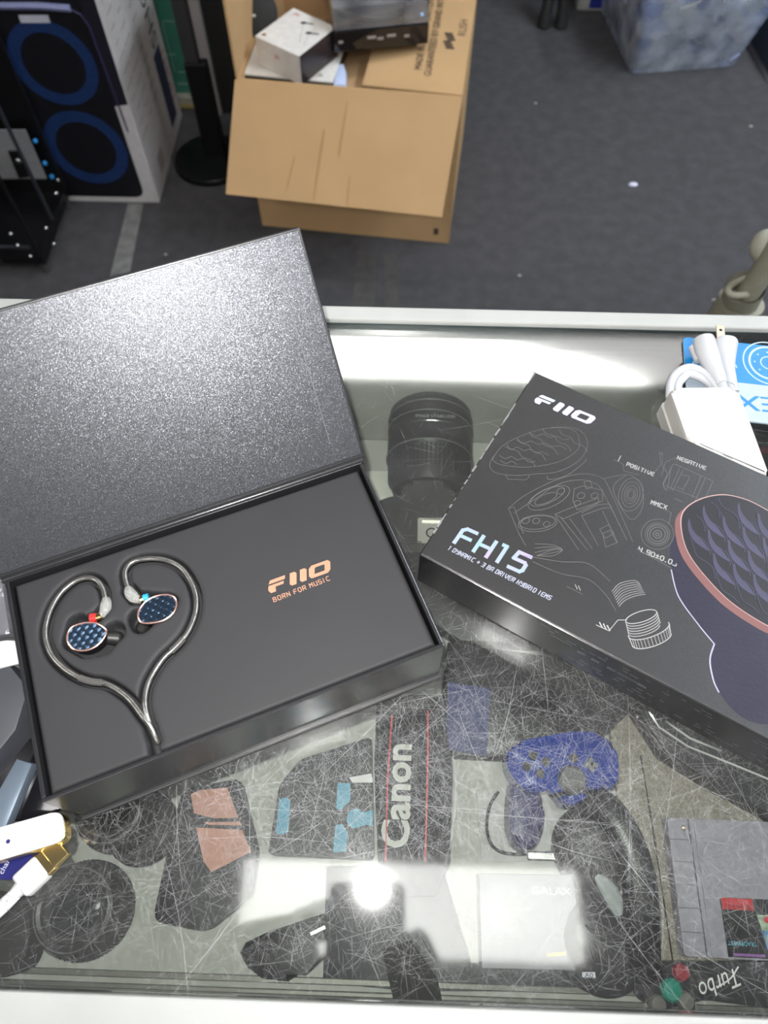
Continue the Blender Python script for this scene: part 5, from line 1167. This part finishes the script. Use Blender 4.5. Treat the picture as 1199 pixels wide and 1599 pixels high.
# beige pole with open collar behind the counter
zp_ = .55
pc = at(1152, 478, zp_); pole = thing('support_pole', 'beige plastic pole with an open round collar behind the counter', 'pole', (pc.x, pc.y, 0))
bg = mat('beige_plastic', (.27, .26, .20), .45)
P_ = lambda px, py, z: at(px, py, z)-V(pc.x, pc.y, 0)
obj('lower_tube', cyl(nb(), V(-.03, -.03, .0), P_(1158, 470, zp_), .035, .035, 32), bg, pole, True)
obj('collar', tube(spline([P_(1163+27*math.cos(a_), 448+12*math.sin(a_)-6*math.cos(a_), zp_+.04) for a_ in [2*PI*i/12 for i in range(12)]], 4, True), .0055, 10, True), bg, pole, True)
obj('collar_wall', cyl(nb(), P_(1153, 478, zp_-.01), P_(1163, 449, zp_+.035), .027, .029, 32, False), bg, pole, True)
obj('upper_tube', cyl(nb(), P_(1168, 458, zp_+.03), P_(1240, 350, zp_+.16), .0165, .0165, 28), bg, pole, True)
obj('knob', sph(nb(), P_(1198, 385, zp_+.10), .024, (1, 1, 1), 20), mat('knob_beige', (.38, .37, .30), .4), pole, True)

# ------------------------------------------------------------------ photographer: phone and person mirrored in the glass
ph = bpy.data.objects.new('smartphone', None); COL.objects.link(ph); tag(ph, 'black smartphone held over the counter, seen only mirrored in the glass', 'smartphone')
M5 = Matrix((RI, UP, -FW)).transposed().to_4x4(); M5.translation = CAM-FW*.0035; ph.matrix_world = M5
obj('body', prism(rrect(-.0195, -.0475, .083, .160, .010), 0, .009, .002, seg=3), black_plastic, ph, True)
obj('camera_lens', cyl(nb(), (0, 0, -.0015), (0, 0, .001), .006, None, 24), black_gloss, ph)
obj('flash_window', cyl(nb(), (-.0135, .0245, -.0006), (-.0135, .0245, .001), .0045, None, 20), mat('flash_lens', (.8, .8, .7), .3), ph)
ld = bpy.data.lights.new('flash', 'AREA'); ld.shape = 'DISK'; ld.size = .007; ld.energy = FLASH_W; ld.color = (1, .98, .95)
lo2 = bpy.data.objects.new('flash_light', ld); link(lo2, ph); lo2.location = (-.0135, .0245, -.002)
def skin(name, V_, E, R, m, parent=None, root=0, sub=2):
    me = bpy.data.meshes.new(name); me.from_pydata([tuple(v_) for v_ in V_], E, []); o = bpy.data.objects.new(name, me); link(o, parent)
    me.materials.append(m); md = o.modifiers.new('skin', 'SKIN'); md.use_smooth_shade = True
    for i, r_ in enumerate(R):
        sv = me.skin_vertices[0].data[i]; sv.radius = (r_, r_) if not isinstance(r_, tuple) else r_; sv.use_root = (i == root)
    s_ = o.modifiers.new('sub', 'SUBSURF'); s_.levels = sub; s_.render_levels = sub
    return o
def person():
    Vv = []; E = []; R = []
    def a(p, r, par=None):
        Vv.append(V(*p)); R.append(r); k = len(Vv)-1
        if par is not None: E.append((par, k))
        return k
    pel = a((0, -.46, .96), .14)
    w1 = a((0, -.45, 1.10), .125, pel); c1 = a((0, -.44, 1.28), .14, w1); n0 = a((0, -.42, 1.44), .065, c1); n1 = a((0, -.40, 1.50), .052, n0)
    h1 = a((0, -.37, 1.56), .075, n1); h2 = a((0, -.36, 1.63), .085, h1); h3 = a((0, -.37, 1.69), .065, h2)
    for s_ in (-1, 1):
        hp = a((s_*.10, -.46, .90), .09, pel); kn = a((s_*.11, -.45, .48), .06, hp); an = a((s_*.12, -.47, .09), .042, kn); a((s_*.14, -.37, .035), .035, an)
        shd = a((s_*.17, -.43, 1.40), .062, c1); elb = a((s_*.27, -.36, 1.16), .045, shd)
        if s_ < 0: wr = (-0.176, -0.068, 1.365); palm = (-0.123, -0.031, 1.385); tips = [((-0.096, -0.013, 1.390), (-0.072, -0.003, 1.388), (-0.056, 0.003, 1.386)), ((-0.094, -0.021, 1.382), (-0.070, -0.013, 1.378), (-0.054, -0.009, 1.378)), ((-0.095, -0.031, 1.375), (-0.072, -0.026, 1.370), (-0.056, -0.023, 1.371)), ((-0.098, -0.041, 1.370), (-0.078, -0.039, 1.364), (-0.064, -0.038, 1.364))]; th = ((-0.108, -0.028, 1.408), (-0.083, -0.021, 1.412), (-0.064, -0.017, 1.408))
        else: wr = (0.078, -0.136, 1.315); palm = (0.048, -0.071, 1.352); tips = [((0.039, -0.036, 1.362), (0.023, -0.026, 1.366), (0.011, -0.022, 1.369)), ((0.037, -0.048, 1.354), (0.019, -0.038, 1.358), (0.007, -0.036, 1.362)), ((0.035, -0.062, 1.346), (0.017, -0.054, 1.350), (0.006, -0.052, 1.354)), ((0.033, -0.076, 1.339), (0.017, -0.070, 1.343), (0.007, -0.068, 1.347))]; th = ((0.047, -0.046, 1.380), (0.039, -0.028, 1.392), (0.029, -0.018, 1.396))
        w_ = a(wr, .028, elb); pm_ = a(palm, (.042, .026), w_)
        for i, f in enumerate(tips):
            k = pm_
            for j, q in enumerate(f): k = a(q, (.0092, .0088, .0078)[j]*(1, 1.02, .98, .86)[i], k)
        k = w_
        k = a((V(*wr)+V(*palm))/2+V(0, .012, .012), .014, pm_)
        for j, q in enumerate(th): k = a(q, (.0115, .0105, .009)[j], k)
    cl_m = mat('dark_clothing', (.018, .018, .022), .8)
    root = thing('person', 'person in dark clothing bending over the counter with both hands around the phone', 'person', (0, -.46, 0))
    o = skin('body', [v_-V(0, -.46, 0) for v_ in Vv], E, R, cl_m, root)
person()
